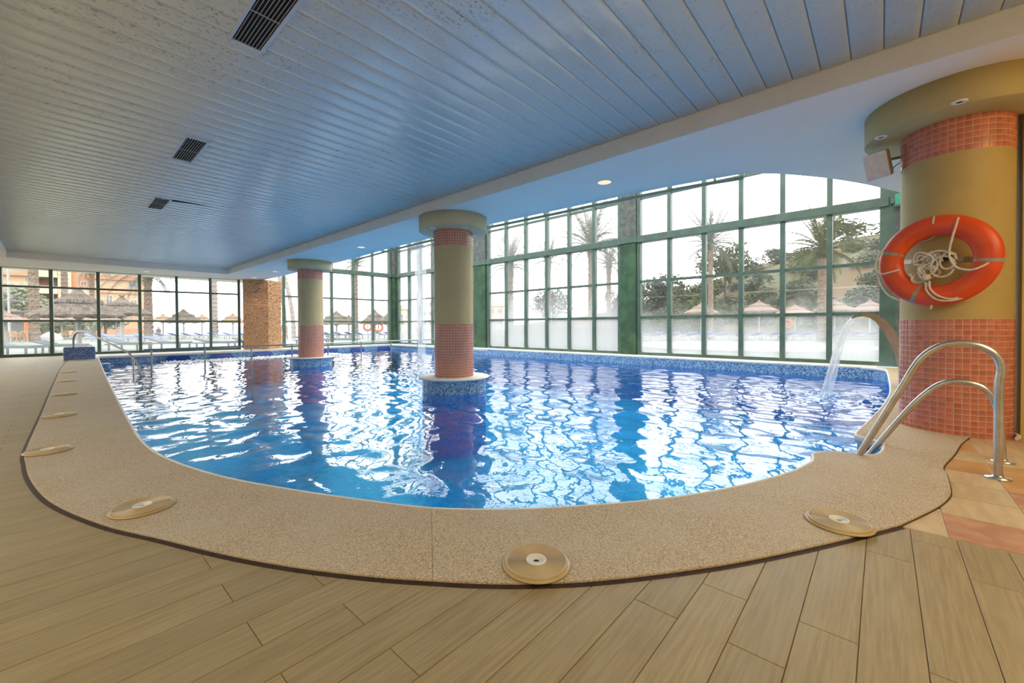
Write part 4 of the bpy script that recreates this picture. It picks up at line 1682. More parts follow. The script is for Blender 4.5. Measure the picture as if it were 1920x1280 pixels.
tag(ok, 'pale round paved patch with a raised kerb outside the right windows', 'paving', kind='structure')

AZ = [48, 56, 60, 65, 71.8, 77.7, 81.5, 86, 90, 100, 115]
TN = [.0, .016, .028, .046, .072, .118, .136, .148, .160, .165, .165]


def hill_z(x, y):
    az = math.degrees(atan2(x, y))
    r = math.hypot(x, y)
    s = min(1, max(0, (r - 44) / 62))
    s = s * s * (3 - 2 * s) * .55 + s * .45
    tz = float(np.interp(az, AZ, TN))
    w = .5 * sin(x * .31 + 1.7 * sin(y * .23)) + .35 * sin(y * .53 + x * .17)
    return GZ - .02 + s * ((1.1 + 106 * tz) + w * min(1, tz * 9))


mb = MB()
na, nr = 70, 30
vs, fs = [], []
for i in range(na + 1):
    a = radians(48 + (115 - 48) * i / na)
    for j in range(nr + 1):
        r = 43 + 80 * j / nr
        x, y = r * sin(a), r * cos(a)
        vs.append((x, y, hill_z(x, y) - (0 if r < 110 else (r - 110) * .05)))
for i in range(na):
    for j in range(nr):
        fs.append((i * (nr + 1) + j, i * (nr + 1) + j + 1, (i + 1) * (nr + 1) + j + 1, (i + 1) * (nr + 1) + j))
mb.add(vs, fs, True)
h = mb.build('hill', M['hill'])
tag(h, 'dry brown scrubby hillside rising to the right', 'hill', kind='structure')


# leafy crowns made of many small leaf blades
def foliage(seed, n, rx, ry, rz, size, lumps=6, flat=.0):
    rr = random.Random(seed)
    L = [(rr.uniform(-.55, .55) * rx, rr.uniform(-.55, .55) * ry, rr.uniform(-.4, .55) * rz, rr.uniform(.42, .62)) for _ in range(lumps)]
    mb = MB()
    vs, fs = [], []
    for k in range(n):
        lx, ly, lz, q = rr.choice(L)
        th, ph = rr.uniform(0, 2 * pi), math.acos(rr.uniform(-.75, 1))
        d = Vector((sin(ph) * cos(th), sin(ph) * sin(th), cos(ph)))
        R = q * (1 + .25 * rr.gauss(0, 1) * .5)
        p = Vector((lx + d.x * R * rx, ly + d.y * R * ry, lz + d.z * R * rz))
        a = Vector((rr.gauss(0, 1), rr.gauss(0, 1), rr.gauss(0, .7))).normalized()
        b = d.cross(a)
        b = b.normalized() if b.length > 1e-3 else Vector((1, 0, 0))
        s = size * rr.uniform(.6, 1.4)
        i = len(vs)
        vs += [p - a * s, p + b * s * .5, p + a * s, p - b * s * .5]
        fs.append((i, i + 1, i + 2, i + 3))
    mb.add(vs, fs)
    return mb


FOL = {}


def shrub(name, loc, zc, rx, rz, mt, label, group=None, n=700, trunk=None, seed=0, cat='shrub'):
    o = empty(name, (loc[0], loc[1], loc[2]))
    tag(o, label, cat, group)
    key = (seed % 3, n)
    if key not in FOL:
        FOL[key] = foliage(seed % 3 + 5, n, 1, 1, 1, .085 if n > 1000 else .11).mesh('leaves')
        FOL[key].materials.append(None)
    f = bpy.data.objects.new('foliage', FOL[key])
    COL.objects.link(f)
    f.parent = o
    f.location = (0, 0, zc - loc[2])
    f.scale = (rx, rx, rz)
    f.rotation_euler = (0, 0, seed * 1.3)
    f.material_slots[0].link = 'OBJECT'
    f.material_slots[0].material = mt
    f['kind'] = 'stuff'
    tr = trunk or .05 * rx + .03
    H = max(zc - loc[2], .3)
    MB().tube([(0, 0, -.15), (.03 * rx, .02, H * .5), (0, .05 * rx, H)], [tr * 1.2, tr, tr * .6], 7).build('stem', M['twig'], o)
    return o


# --- palms
def frond_mesh(length, droop, nleaf, lw, seed):
    rr = random.Random(seed)
    mb = MB()
    n = 9
    pts = []
    for i in range(n):
        s = i / (n - 1)
        pts.append((length * (s - .12 * droop * s * s), 0, length * (.30 * s - droop * .75 * s ** 2.2)))
    mb.tube(pts, [.03 * (1 - .8 * i / (n - 1)) + .006 for i in range(n)], 4)
    P = np.array(pts)
    vs, fs = [], []
    for k in range(nleaf):
        s = .10 + .90 * k / (nleaf - 1)
        t_ = s * (n - 1)
        i = min(int(t_), n - 2)
        p = Vector(P[i] + (P[i + 1] - P[i]) * (t_ - i))
        tg = Vector(P[i + 1] - P[i]).normalized()
        ll = lw * (sin(pi * min(.98, .12 + .85 * s)) ** .7) * rr.uniform(.85, 1.15)
        for sd in (-1, 1):
            dr = (tg * .62 + Vector((0, sd * .75, -.22 + rr.uniform(-.12, .12)))).normalized()
            w = tg * (.022 * length / 2.6 + .012)
            q = p + dr * ll
            j = len(vs)
            vs += [p - w, p + w, q + Vector((0, 0, -.06 * ll))]
            fs.append((j, j + 1, j + 2))
    mb.add(vs, fs)
    return mb


FR = {}


def frond(length, kind, grey):
    key = (round(length, 2), kind, grey)
    if key not in FR:
        me = frond_mesh(length, (.15, .55, 1.0)[kind], 30, .17 * length + .08, kind * 7 + 1).mesh('frond')
        me.materials.append(M['frond_grey'] if grey else M['frond'])
        FR[key] = me
    return FR[key]


def palm(loc, h, tr, label, fl=2.6, nf=30, grey=False, lean=(0, 0), pale=False, seed=1, lowfronds=True):
    rr = random.Random(seed)
    o = empty('palm_tree', (loc[0], loc[1], GZ))
    tag(o, label, 'palm tree')
    rings = max(10, int(h / .22))
    prof = []
    for i in range(rings + 1):
        s = i / rings
        r = tr * (1.12 - .25 * s) + (.14 * tr if i % 2 else -.02 * tr)
        if s > .93:
            r *= 1.28
        prof.append((r, h * s))
    mb = MB()
    n = 12
    vs, fs = [], []
    for (r, z) in prof:
        s = z / h
        for k in range(n):
            a = 2 * pi * k / n + (z * 2.1)
            q = r * (1 + .10 * (k % 2))
            vs.append((lean[0] * s * s + q * cos(a), lean[1] * s * s + q * sin(a), z))
    for i in range(len(prof) - 1):
        for k in range(n):
            j = (k + 1) % n
            fs.append((i * n + k, i * n + j, i * n + n + j, i * n + n + k))
    fs.append(tuple(range(n - 1, -1, -1)))
    mb.add(vs, fs)
    mb.build('trunk', M['trunk_pale'] if pale else M['trunk'], o)
    top = Vector((lean[0], lean[1], h))
    MB().lathe([(tr * .95, -.1), (tr * 1.5, .25), (tr * 1.25, .7), (tr * .4, 1.05), (0, 1.1)], 12).build('crown_base', M['frond_grey'] if grey else M['frond'], o).location = top
    for k in range(nf):
        a = k * 2.39996 + rr.uniform(-.2, .2)
        s = k / nf
        kind = 0 if s < .35 else (1 if s < .72 else 2)
        pitch = radians(62 - 78 * s + rr.uniform(-7, 7))
        f = link('frond', frond(fl, kind, grey), None, o)
        f.location = top + Vector((0, 0, .75 - .5 * s))
        f.rotation_euler = (0, -pitch, a)
        sc_ = rr.uniform(.85, 1.08)
        f.scale = (sc_, sc_, sc_)
    return o


palm((-.9, 50.4), 8.6, .27, 'thick trunked palm at the far left in front of the apricot building', 2.8, 24, seed=1)
palm((1.1, 70.7), 11.0, .27, 'slender palm behind the big grey parasol, in front of the balconies', 3.0, 22, seed=2)
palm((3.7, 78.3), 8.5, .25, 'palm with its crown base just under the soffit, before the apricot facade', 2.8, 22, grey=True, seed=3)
palm((6.3, 52.9), 5.7, .30, 'palm with long fronds drooping across the left window panes', 4.1, 30, grey=True, seed=4)
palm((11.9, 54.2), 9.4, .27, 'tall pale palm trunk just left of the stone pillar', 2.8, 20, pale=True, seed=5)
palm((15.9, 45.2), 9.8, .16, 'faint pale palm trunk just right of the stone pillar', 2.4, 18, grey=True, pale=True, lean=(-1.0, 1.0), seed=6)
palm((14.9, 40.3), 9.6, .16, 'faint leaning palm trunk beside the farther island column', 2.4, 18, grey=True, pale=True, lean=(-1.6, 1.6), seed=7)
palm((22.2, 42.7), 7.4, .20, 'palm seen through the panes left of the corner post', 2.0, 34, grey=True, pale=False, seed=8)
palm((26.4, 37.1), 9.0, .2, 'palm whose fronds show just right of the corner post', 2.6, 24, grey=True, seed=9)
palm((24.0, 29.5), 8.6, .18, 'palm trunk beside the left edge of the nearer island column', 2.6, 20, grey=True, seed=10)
palm((25.3, 22.8), 5.6, .20, 'palm right of the first concrete post behind steamed glass', 2.6, 30, grey=True, seed=11)
palm((40.2, 30.0), 8.4, .22, 'palm crown behind the dark mullion in the steamed glazing', 3.0, 26, grey=True, seed=12)
palm((26.2, 15.8), 6.3, .17, 'large palm with a wide crown in the middle of the steamed glazing', 3.1, 34, seed=13)
palm((40.6, 22.2), 7.2, .24, 'palm with a round crown next to the wide green post', 2.8, 30, grey=True, seed=14)
palm((32.0, 9.3), 6.5, .16, 'pale palm left of the middle of the hillside windows', 2.6, 28, grey=True, seed=15)
palm((32.4, 2.8), 5.2, .25, 'dark green date palm standing before the dry hillside', 2.75, 38, seed=16)

# --- trees and shrubs
shrub('leafy_tree', (48.7, 35.6, GZ), 3.7, 3.2, 2.7, M['leaf_grey'], 'round grey green tree behind the steamed glazing', n=1500, seed=1, cat='tree')
shrub('leafy_tree', (69.1, 35.3, GZ), 4.6, 2.6, 3.0, M['leaf_grey'], 'small grey green tree just left of the wide green post', n=1500, seed=2, cat='tree')
shrub('leafy_tree', (68.8, 28.2, hill_z(68.8, 28.2)), 5.6, 4.6, 3.8, M['leaf_grey'], 'broad grey green tree just right of the wide green post', n=1500, seed=3, cat='tree')
shrub('leafy_tree', (67.7, 17.6, hill_z(67.7, 17.6)), 9.6, 3.6, 4.0, M['leaf_green'], 'tall bushy pine like tree at the left foot of the hill', n=1500, seed=4, cat='tree')
shrub('leafy_tree', (64.0, 20.5, hill_z(64, 20.5)), 5.2, 3.4, 3.0, M['leaf_green'], 'rounded tree left of the tall bushy pine like tree', n=1500, seed=5, cat='tree')
shrub('leafy_tree', (104, 5.0, hill_z(104, 5)), hill_z(104, 5) + 1.6, 4.6, 2.4, M['leaf_green'], 'dark bush on the skyline at the top right of the hill', n=1500, seed=6)
shrub('leafy_tree', (102, 17.5, hill_z(102, 17.5)), hill_z(102, 17.5) + 1.2, 2.6, 1.6, M['leaf_grey'], 'lone small bush on the hill skyline left of the date palm', n=1500, seed=7)
rr = random.Random(4)
hs = []
while len(hs) < 78:
    az, r = radians(rr.uniform(62, 97)), rr.uniform(47, 94)
    x, y = r * sin(az), r * cos(az)
    if all(math.hypot(x - a, y - b) > 3.0 for a, b in hs):
        hs.append((x, y))
SHN = {}
ORD = ['first', 'second', 'third', 'fourth', 'fifth', 'sixth', 'seventh', 'eighth', 'ninth', 'tenth', 'eleventh', 'twelfth', 'thirteenth', 'fourteenth', 'fifteenth', 'sixteenth', 'seventeenth', 'eighteenth', 'nineteenth', 'twentieth']
hs.sort(key=lambda p: -atan2(p[1], p[0]))
for k, (x, y) in enumerate(hs):
    s = rr.uniform(1.2, 2.5)
    z = hill_z(x, y)
    mt_ = rr.choice(['leaf_grey', 'leaf_grey', 'leaf_green'])
    key = ('big' if s > 2.0 else 'mid sized' if s > 1.6 else 'small', 'greyish' if mt_ == 'leaf_grey' else 'greener', 'lower' if math.hypot(x, y) < 62 else 'middle' if math.hypot(x, y) < 78 else 'upper')
    SHN[key] = SHN.get(key, 0) + 1
    shrub('shrub', (x, y, z), z + s * .35, s, s * .72, M[mt_], '%s %s shrub on the %s hill slope, %s of these from the left' % (key[0], key[1], key[2], ORD[SHN[key] - 1]), 'shrubs scattered over the hillside', n=700, seed=k)
for k, (p, zc, rx, rz, mt, lab) in enumerate([((-3.0, 66.5), 3.4, 2.6, 2.2, 'leaf_pale', 'pale flowering bush behind the charcoal kiosk at far left'), ((-.6, 67.0), 2.4, 2.2, 1.9, 'leaf_pale', 'pale flowering bush behind the thick palm trunk'),
                                             ((.3, 62.9), 1.6, 1.8, 1.4, 'leaf_pale', 'pale bush right of the thick palm trunk'), ((2.3, 66.8), 1.5, 2.0, 1.3, 'leaf_pale', 'low pale bush under the big grey parasol'),
                                             ((4.5, 72.8), 1.6, 2.2, 1.4, 'leaf_grey', 'low grey green bush left of the second parasol')]):
    shrub('shrub', (*p, GZ), zc, rx, rz, M[mt], lab, n=700, seed=k)


# --- thatched parasols
def parasol(loc, R, rim, apex, mt, label, tiers=2, pole=.06, brace=True, pm='pole_grey', knob=False):
    o = empty('thatched_parasol', (loc[0], loc[1], GZ))
    tag(o, label, 'parasol')
    rr = random.Random(int(loc[0] * 10))
    H, Z0 = apex - GZ, rim - GZ
    n = 40
    mb = MB()
    lev = [(R * 1.0, Z0 - .10), (R, Z0), (R * .72, Z0 + (H - Z0) * .26), (R * .45, Z0 + (H - Z0) * .52)]
    if tiers > 1:
        lev += [(R * .54, Z0 + (H - Z0) * .47), (R * .50, Z0 + (H - Z0) * .60), (R * .26, Z0 + (H - Z0) * .74)]
    lev += [(R * .12, Z0 + (H - Z0) * .93), (R * .05, H)]
    vs, fs = [], []
    for i, (r, z) in enumerate(lev):
        for k in range(n):
            a = 2 * pi * k / n
            j = 1 + rr.uniform(-.03, .03)
            zz = z + (rr.uniform(-.05, .02) * R * .6 if i == 0 else rr.uniform(-.012, .012) * R)
            vs.append((r * j * cos(a), r * j * sin(a), zz))
    for i in range(len(lev) - 1):
        for k in range(n):
            j = (k + 1) % n
            fs.append((i * n + k, i * n + j, i * n + n + j, i * n + n + k))
    fs.append(tuple(range((len(lev) - 1) * n, len(lev) * n)))
    c0 = len(vs)
    vs.append((0, 0, Z0 + (H - Z0) * .35))
    for k in range(n):
        fs.append((k, c0, (k + 1) % n))
    mb.add(vs, fs)
    mb.build('thatch_roof', M[mt], o)
    MB().lathe([(R * .30, Z0 + (H - Z0) * .66), (R * .20, Z0 + (H - Z0) * .80), (R * .10, H - .02), (R * .045, H + .10), (0, H + .12)], 18, cap=False).build('thatch_cap', M[mt], o)
    MB().lathe([(pole, 0), (pole, Z0 + (H - Z0) * .4)], 14).build('pole', M[pm], o)
    if brace:
        for k in range(4):
            a = k * pi / 2 + .6
            MB().tube([(pole * cos(a), pole * sin(a), Z0 - .22), (R * .30 * cos(a), R * .30 * sin(a), Z0 + .12)], .025, 6).build('brace', M[pm], o)
    if knob:
        for k in range(6):
            a = k * pi / 3
            MB().tube([(0, 0, H), (.14 * cos(a), .14 * sin(a), H + .16)], .02, 5).build('tuft', M[mt], o)
    return o


parasol((.9, 29.0), 1.68, 1.62, 2.80, 'thatch_grey', 'big grey thatched parasol nearest the left windows', pole=.10)
parasol((3.1, 37.0), 1.55, 1.92, 2.95, 'thatch_grey', 'second grey thatched parasol, with a spiky tip', pole=.10, knob=True)
parasol((-2.1, 44.3), 1.25, 1.52, 2.10, 'thatch_pale', 'pale thatched parasol at the far left in front of the kiosk')
parasol((.7, 59.2), 1.75, 1.80, 2.55, 'thatch_pale', 'pale thatched parasol behind the left half of the big grey one')
parasol((2.7, 59.9), 1.6, 1.75, 2.35, 'thatch_pale', 'pale thatched parasol behind the pole of the big grey one')
parasol((4.2, 55.2), 1.5, 1.72, 2.30, 'thatch_pale', 'pale thatched parasol behind the second grey one')
parasol((6.3, 60.0), 1.7, 1.80, 2.70, 'thatch_tan', 'tan thatched parasol beside the drooping palm trunk')
parasol((8.7, 62.3), 1.25, 1.72, 2.50, 'thatch_tan', 'small tan thatched parasol right of the drooping palm')
parasol((9.0, 52.9), 1.75, 1.55, 2.75, 'thatch_grey', 'dark tan thatched parasol standing before the open sea')
parasol((12.2, 61.3), 1.2, 1.7, 2.5, 'thatch_tan', 'small tan parasol left of the tall pale palm trunk')
parasol((13.5, 53.8), 1.35, 1.55, 2.45, 'thatch_tan', 'tan thatched parasol just left of the stone pillar')
parasol((16.6, 35.4), 1.75, 1.25, 2.25, 'thatch_grey', 'grey brown parasol just right of the farther island column')
parasol((20.2, 40.4), 1.5, 1.35, 2.05, 'thatch_grey', 'low grey brown parasol by the slender palm left of the corner')
parasol((15.8, 27.6), 1.05, 1.30, 2.12, 'thatch_grey', 'grey thatched parasol left of the corner post, above the two orange rings')
parasol((18.5, 30.3), 1.35, 1.25, 1.98, 'thatch_grey', 'brown thatched parasol half behind the corner post')
for (p, lab) in [((35.7, 11.1), 'pale parasol farthest left before the hillside'), ((35.5, 6.9), 'pale thatched parasol second from the left before the hillside'),
                 ((45.7, 6.0), 'smaller pale parasol, set farther back in the middle of the row'), ((38.0, 2.6), 'pale thatched parasol just right of the date palm trunk'),
                 ((41.0, .7), 'pale thatched parasol at the right end of the row')]:
    parasol(p, 1.28 if p[0] < 45 else 1.5, 2.02, 2.72, 'thatch_pale', lab, tiers=2)


# --- sun loungers
def lounger(mt, back=.35, fm='lframe'):
    o = empty('sun_lounger')
    mb = MB()
    mb.bbox(-.95, .95, -.33, -.28, .28, .33, .01).bbox(-.95, .95, .28, .33, .28, .33, .01).bbox(-.95, -.90, -.28, .28, .28, .33, .01).bbox(.90, .95, -.28, .28, .28, .33, .01)
    mb.build('frame', M[fm], o)
    for x in (-.75, .72):
        for y in (-.30, .30):
            MB().bbox(x - .035, x + .035, y - .03, y + .03, 0, .29, .008).build('leg', M[fm], o)
    MB().bbox(-.35, .92, -.27, .27, .33, .40, .02).build('mattress', M[mt], o)
    Mx = Matrix.Translation((-.35, 0, .34)) @ Matrix.Rotation(back, 4, 'Y')
    MB().bbox(-.62, .01, -.27, .27, 0, .07, .02, Mx).build('backrest', M[mt], o)
    return o


LB = lounger('mattress')
first = True
N_ = ['first', 'second', 'third', 'fourth', 'fifth', 'sixth', 'seventh', 'eighth', 'ninth', 'tenth', 'eleventh', 'twelfth', 'thirteenth', 'fourteenth', 'fifteenth', 'sixteenth', 'seventeenth']


def place_lounger(p, rz, label, group, src=None):
    global first
    if src is None and first:
        o = LB
        first = False
    else:
        o = copy_tree(src or LB)
    o.location = (p[0], p[1], GZ)
    o.rotation_euler.z = rz
    tag(o, label, 'lounger', group)
    return o


dirn = Vector((38.9 - 26.6, .1 - 13.7))
for k in range(17):
    s = k / 16
    place_lounger((26.6 + dirn.x * s + .1 * sin(k * 5), 13.7 + dirn.y * s), .95 + .12 * sin(k * 3.1), '%s blue and white lounger from the left in the row before the hillside' % N_[k], 'blue loungers before the hillside')
for k, p in enumerate([(2.5, 46.6), (3.4, 45.7), (4.3, 44.8), (5.2, 43.9)]):
    place_lounger(p, -.75 + .1 * k, '%s blue lounger from the left behind the second grey parasol pole' % N_[k], 'blue loungers on the left terrace')
for k, p in enumerate([(7.0, 49.1), (7.9, 48.2), (8.7, 47.2), (9.5, 46.3), (10.3, 45.4), (11.3, 44.4), (12.2, 43.5)]):
    place_lounger(p, .55 - .1 * k, '%s blue lounger from the left in the row facing the open sea' % N_[k], 'blue loungers facing the sea')
for k, p in enumerate([(16.4, 38.4), (17.1, 37.6), (17.8, 36.8), (18.5, 36.0), (19.1, 35.3), (20.3, 33.9), (20.9, 33.3), (21.5, 32.6)]):
    place_lounger(p, .5 - .08 * k, '%s blue lounger from the left in the row behind the corner glazing' % N_[k], 'blue loungers behind the corner glazing')
TB = lounger('teal', .25, 'teal')
for k, (p, lab) in enumerate([((-.95, 26.4), 'teal lounger at the far left close to the window'), ((.3, 26.9), 'teal lounger left of the big grey parasol pole'), ((2.5, 26.9), 'teal lounger right of the big grey parasol pole'),
                              ((4.0, 26.6), 'teal lounger behind the start of the pool railing'), ((5.6, 25.2), 'teal lounger second from the stone pillar, close to the window'), ((7.0, 24.4), 'teal lounger just left of the stone pillar'),
                              ((10.2, 24.9), 'teal lounger close to the window right of the farther island column'), ((11.7, 24.1), 'teal lounger close to the window left of the corner post')]):
    o = TB if k == 0 else copy_tree(TB)
    o.location = (p[0], p[1], GZ)
    o.rotation_euler.z = -.84 + .12 * sin(k * 2)
    tag(o, lab, 'lounger', 'teal loungers by the left windows')


# --- ring buoys outside on stands
def ring_stand(loc, z, label):
    o = empty('ring_buoy', (loc[0], loc[1], GZ))
    tag(o, label, 'lifebuoy')
    th = atan2(loc[1], loc[0])
    Mx = Matrix.Translation((0, 0, z - GZ)) @ Matrix.Rotation(th + pi / 2, 4, 'Z') @ Matrix.Rotation(pi / 2, 4, 'X')
    mb = MB()
    vs, fs = [], []
    for i in range(32):
        A = 2 * pi * i / 32
        for j in range(10):
            B = 2 * pi * j / 10
            r = .28 + .085 * cos(B)
            vs.append(Mx @ Vector((r * cos(A), r * sin(A), .06 * sin(B))))
    for i in range(32):
        for j in range(10):
            fs.append((i * 10 + j, i * 10 + (j + 1) % 10, ((i + 1) % 32) * 10 + (j + 1) % 10, ((i + 1) % 32) * 10 + j))
    mb.add(vs, fs, True)
    mb.build('ring', M['buoy_out'], o)
    MB().box(-.03, .03, -.03, .03, 0, z - GZ + .30, Matrix.Translation((.10 * cos(th), .10 * sin(th), 0))).build('stand_post', M['lframe'], o)
    return o


M['buoy_out'] = vary('outdoor_orange_plastic', (.42, .10, .03), (.46, .12, .04), 5, .5)  # duller orange for the ring buoys outside
ring_stand((34.5, 5.0), .98, 'orange ring buoy on a stand before the hillside loungers')
ring_stand((25.9, 14.4), .75, 'orange ring buoy blurred behind the steamed pane beside the green post')
ring_stand((16.1, 29.2), .98, 'orange ring buoy half hidden by a mullion left of the corner post')
ring_stand((15.6, 26.8), .92, 'orange ring buoy just left of the corner post')


# --- garden furniture at far left
def chair(name='garden_chair'):
    o = empty(name)
    MB().bbox(-.24, .24, -.24, .24, .42, .47, .01).build('seat', M['wood'], o)
    b_ = MB().bbox(-.24, .24, .20, .24, .78, .86, .01).build('backrest', M['wood'], o)
    for x in (-.12, 0, .12):
        MB().box(x - .03, x + .03, .205, .235, .47, .79).build('back_slat', M['wood'], o)
    for x in (-.22, .22):
        MB().box(x - .02, x + .02, -.23, -.19, 0, .63).build('leg', M['wood'], o)
        MB().box(x - .02, x + .02, .20, .24, 0, .86).build('leg', M['wood'], o)
        MB().box(x - .025, x + .025, -.24, .22, .63, .66).build('armrest', M['wood'], o)
    return o


CH = chair()
for k, (p, rz, lab) in enumerate([((-2.3, 51.0), .6, 'wooden garden chair at the far left edge'), ((-1.75, 50.2), 2.2, 'wooden garden chair between the table and the thick palm'), ((-1.3, 50.4), 2.6, 'wooden garden chair just left of the thick palm trunk'),
                                  ((1.0, 56.5), .4, 'wooden garden chair right of the white cover'), ((1.8, 55.8), 2.4, 'wooden garden chair under the big grey parasol')]):
    o = CH if k == 0 else copy_tree(CH)
    o.location = (*p, GZ)
    o.rotation_euler.z = rz
    tag(o, lab, 'chair', 'wooden terrace chairs')
for (p, lab) in [((-2.0, 51.8), 'square terrace table beside the leftmost wooden chairs'), ((1.45, 56.9), 'square terrace table under the big grey parasol')]:
    o = empty('garden_table', (*p, GZ))
    tag(o, lab, 'table')
    MB().bbox(-.4, .4, -.4, .4, .70, .74, .01).build('tabletop', M['lframe'], o)
    for x in (-.34, .34):
        for y in (-.34, .34):
            MB().box(x - .025, x + .025, y - .025, y + .025, 0, .70).build('leg', M['lframe'], o)
# white covered furniture
o = empty('covered_furniture', (-.1, 51.5, GZ))
tag(o, 'heap of garden furniture under a white cover right of the thick palm', 'cover')
f = foliage(3, 1, 1, 1, 1, .1)
mb = MB()
mb.lathe([(.75, 0), (.72, .2), (.58, .42), (.36, .58), (.12, .68), (0, .7)], 20)
mb.v = [(x * (1 + .12 * sin(3 * atan2(y, x) + 4 * z)), y * .8, z * (1 + .14 * sin(2 * x + 1))) for x, y, z in mb.v]
mb.build('cover', M['white_cloth'], o)
# kiosk
o = empty('kiosk', (-3.0, 57.6, GZ))
tag(o, 'charcoal walled bar kiosk with an orange post at the far left', 'kiosk')
for (x0, x1) in ((-2.6, -.55), (-.25, 1.35)):
    MB().bbox(x0, x1, -.1, .1, 0, 2.45, .02).build('panel', M['charcoal'], o)
MB().bbox(-.55, -.25, -.12, .12, 0, 2.45, .02).build('pillar', M['apt_pale'], o)
MB().bbox(-2.7, 1.6, -.2, 2.2, 2.45, 2.62, .03).build('roof_slab', M['charcoal'], o)
MB().bbox(1.38, 1.60, -.16, .12, 0, 2.6, .02).build('corner_post', M['orange_post'], o)
# lamp post with ball lamps
o = empty('lamp_post', (-2.3, 53.6, GZ))
tag(o, 'thin lamp post with two dark hanging lamps at far left', 'lamp post')
MB().lathe([(.10, 0), (.08, .3), (.07, 7.5)], 12).build('pole', M['pole_grey'], o)
for x in (.32, 1.05):
    a_ = MB().tube([(0, 0, 3.45), (x * .6, 0, 3.55), (x, 0, 3.5)], .02, 6).build('arm', M['charcoal'], o)
    MB().lathe([(0, 3.08), (.14, 3.12), (.24, 3.25), (.24, 3.34), (.10, 3.46), (0, 3.5)], 16, c=(x, 0)).build('lamp_shade', M['charcoal'], o)

# --- buildings
ap = empty('apartment_building', (0, 93, GZ))
tag(ap, 'apricot apartment building with stacked balconies filling the left windows', 'building')


def blk_(name, x0, x1, y0, y1, z0, z1, mt, par=None):
    return MB().box(x0, x1, y0, y1, z0, z1).build(name, M[mt], par or ap)


def win(x0, x1, z0, z1, par=None, y=0.0):
    f_ = MB()
    b = .09
    f_.box(x0 - b, x0, y - .08, y + .05, z0 - b, z1 + b).box(x1, x1 + b, y - .08, y + .05, z0 - b, z1 + b).box(x0, x1, y - .08, y + .05, z0 - b, z0).box(x0, x1, y - .08, y + .05, z1, z1 + b).box((x0 + x1) / 2 - .03, (x0 + x1) / 2 + .03, y - .05, y + .02, z0, z1)
    o = f_.build('window', M['apt_pale'], par or ap)
    MB().box(x0, x1, y - .03, y + .02, z0, z1).build('window_pane', M['apt_dark'], o)


blk_('wall', -30, -1.15, 0, 9, 0, 8.75, 'apt')
blk_('wall', -30, -1.6, 1.2, 9, 8.75, 10.9, 'apt_pale')
blk_('eaves', -30, -1.4, -.45, .1, 8.72, 9.0, 'apt_orange')
blk_('eaves', -30, -1.5, -.30, .05, 6.62, 6.85, 'apt_orange')
blk_('roof', -30, -1.3, -.5, 9, 10.9, 11.5, 'roof')
for k in range(26):
    blk_('tile_end', -6.0 + k * .18, -5.91 + k * .18, -.52, -.42, 8.66, 8.76, 'apt_pale')
win(-2.45, -2.05, 7.9, 8.35)
win(-4.6, -3.85, 5.45, 6.15)
win(-9.5, -8.4, 5.3, 6.4)
blk_('panel', -3.65, -3.05, -.04, .02, 5.5, 6.45, 'apt_orange')
# balcony tower
blk_('stair_wall', -1.15, .75, 2.2, 9, 0, 13, 'apt')
blk_('stair_wall', .75, 2.15, -.6, 9, 0, 13, 'apt_pale')
for z in (1.9, 4.0, 6.55, 9.0, 11.4):
    blk_('balcony_slab', -1.15, .75, -.9, 2.2, z - .35, z - .15, 'apt_pale')
    blk_('balcony_wall', -1.15, .72, -.9, -.72, z - .15, z + .75, 'apt_pale')
    blk_('balcony_side', -1.22, -1.12, -.9, 2.2, z - .35, z + .75, 'apt_pale')
    blk_('balcony_recess', -1.05, .74, 1.9, 2.19, z + .0, z + 1.75, 'apt_orange')
    d_ = blk_('balcony_door', .15, .72, 1.86, 1.93, z - .1, z + 1.7, 'apt_dark')
blk_('strip', 2.15, 2.75, -.2, 9, 0, 13, 'apt_orange')
blk_('wall', 2.75, 4.1, .3, 9, 0, 13, 'apt_pale')
blk_('panel', 3.05, 3.95, .22, .32, 7.4, 9.6, 'apt_orange')
win(3.2, 3.8, 7.7, 8.3, y=.2)
blk_('wall', 4.1, 11.2, 0, 9, 0, 9.0, 'apt')
blk_('eaves', 3.9, 11.4, -.45, .1, 8.85, 9.1, 'apt_orange')
blk_('roof', 3.9, 11.5, -.5, 9.2, 9.1, 9.6, 'roof')
blk_('eaves', 5.0, 10.2, -.22, .05, 6.66, 6.84, 'apt_orange')
win(6.0, 6.65, 5.1, 6.2)
win(8.65, 9.6, 7.9, 8.65)
win(6.0, 6.65, .75, 1.75)
win(8.9, 9.6, 4.6, 5.6)
blk_('plinth', 4.1, 11.3, -.12, 0, 0, .9, 'apt_orange')


def house(loc, w, d, h, rz, label, rows, cols, roof=True, mt='apt_pale'):
    o = empty('house', (loc[0], loc[1], loc[2]), rz)
    tag(o, label, 'house')
    MB().box(-w / 2, w / 2, 0, d, -2, h).build('wall', M[mt], o)
    if roof:
        mb = MB()
        e = .35
        vs = [(-w / 2 - e, -e, h), (w / 2 + e, -e, h), (w / 2 + e, d + e, h), (-w / 2 - e, d + e, h), (-w * .2, d / 2, h + 1.2), (w * .2, d / 2, h + 1.2)]
        mb.add(vs, [(0, 1, 5, 4), (1, 2, 5), (2, 3, 4, 5), (3, 0, 4), (3, 2, 1, 0)])
        mb.build('roof', M['roof'], o)
    for r in range(rows):
        for c in range(cols):
            x = -w / 2 + w * (c + .5) / cols
            z = h * (r + .38) / rows
            win(x - w * .16 / cols * 1.5, x + w * .16 / cols * 1.5, z, z + h * .36 / rows, o, 0.0)
    return o


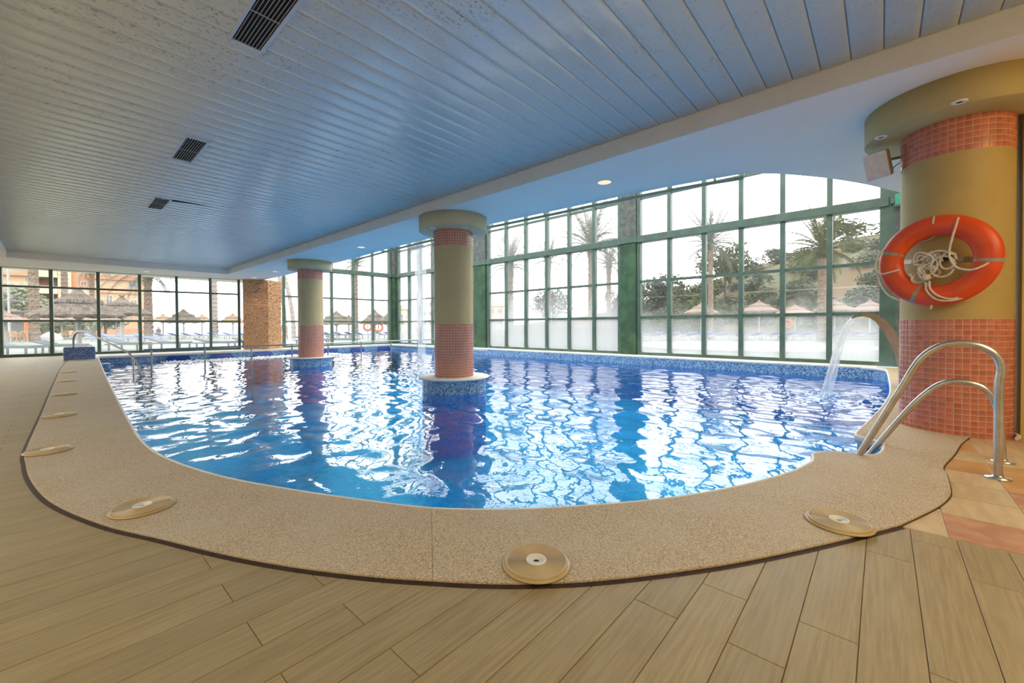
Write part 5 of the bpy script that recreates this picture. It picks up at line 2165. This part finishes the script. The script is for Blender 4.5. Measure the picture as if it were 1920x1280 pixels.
za = atan2(-.744, .667) * 0
house((79, 76.6, .5), 4.2, 5, 5.6, -.72, 'small pale house with a red roof right of the nearer island column', 2, 2)
house((62.5, 80.8, .3), 8.0, 6, 7.0, -.72, 'three storey white apartment house behind the water curtain', 3, 4, roof=False, mt='white_cloth')
house((53.5, 84.0, .3), 4.0, 5, 4.6, -.72, 'pale house with a red roof just right of the corner post', 1, 2)


# --- people far outside
def person(loc, rz, joints, label, cloth, legs):
    """one continuous skinned body"""
    o = empty('person', (loc[0], loc[1], GZ), rz)
    tag(o, label, 'person')
    names = list(joints['p'].keys())
    me = bpy.data.meshes.new('body')
    me.from_pydata([joints['p'][k] for k in names], [(names.index(a), names.index(b)) for a, b in joints['e']], [])
    b = link('body', me, None, o)
    sk = b.modifiers.new('skin', 'SKIN')
    for i, k in enumerate(names):
        r = joints['r'][k]
        me.skin_vertices[0].data[i].radius = (r, r)
        me.skin_vertices[0].data[i].use_root = (k == 'pelvis')
    sb = b.modifiers.new('smooth', 'SUBSURF')
    sb.levels = sb.render_levels = 1
    me.materials.append(M['skin'])
    return o


def figure(bend, sit=False):
    z0 = .90
    lean = bend
    if sit:
        z0 = .42
    def up(s, x=0):
        return (x, -s * sin(lean), z0 + s * cos(lean))
    p = {'pelvis': (0, 0, z0), 'waist': up(.16), 'chest': up(.38), 'neck': up(.53), 'head': up(.64), 'top': up(.78)}
    e = [('pelvis', 'waist'), ('waist', 'chest'), ('chest', 'neck'), ('neck', 'head'), ('head', 'top')]
    r = {'pelvis': .14, 'waist': .12, 'chest': .14, 'neck': .055, 'head': .10, 'top': .075}
    for s, n in ((-1, 'l'), (1, 'r')):
        sh = up(.46, s * .17)
        p['sh' + n] = sh
        p['el' + n] = (sh[0] + s * .05, sh[1] - .06, sh[2] - .28)
        p['ha' + n] = (sh[0] + s * .02, sh[1] - .22, sh[2] - .48)
        e += [('chest', 'sh' + n), ('sh' + n, 'el' + n), ('el' + n, 'ha' + n)]
        r.update({'sh' + n: .065, 'el' + n: .045, 'ha' + n: .035})
        if sit:
            p['kn' + n] = (s * .12, -.44, .45)
            p['an' + n] = (s * .12, -.50, .06)
        else:
            p['kn' + n] = (s * .10, -.03, .47)
            p['an' + n] = (s * .11, .03, .06)
        p['to' + n] = (p['an' + n][0], p['an' + n][1] - .16, .03)
        e += [('pelvis', 'kn' + n), ('kn' + n, 'an' + n), ('an' + n, 'to' + n)]
        r.update({'kn' + n: .065, 'an' + n: .045, 'to' + n: .035})
    return {'p': p, 'e': e, 'r': r}


def shirt_on(o, bend, sit, mt):
    """shirt and shorts over the body, closed tubes"""
    z0 = .42 if sit else .90
    def up(s):
        return (0, -s * sin(bend), z0 + s * cos(bend))
    MB().tube([up(-.02), up(.16), up(.34), up(.47), up(.53)], [.19, .18, .205, .19, .08], 14).build('shirt', M[mt], o)


po = person((12.9, 36.6), radians(-35), figure(.75), 'person in a light blue top bending forward beside the farther island column', None, None)
shirt_on(po, .75, False, 'shirt')
po = person((7.6, 57.0), radians(-30), figure(.1, True), 'small figure seated at the foot of the drooping palm', None, None)
shirt_on(po, .1, True, 'charcoal')
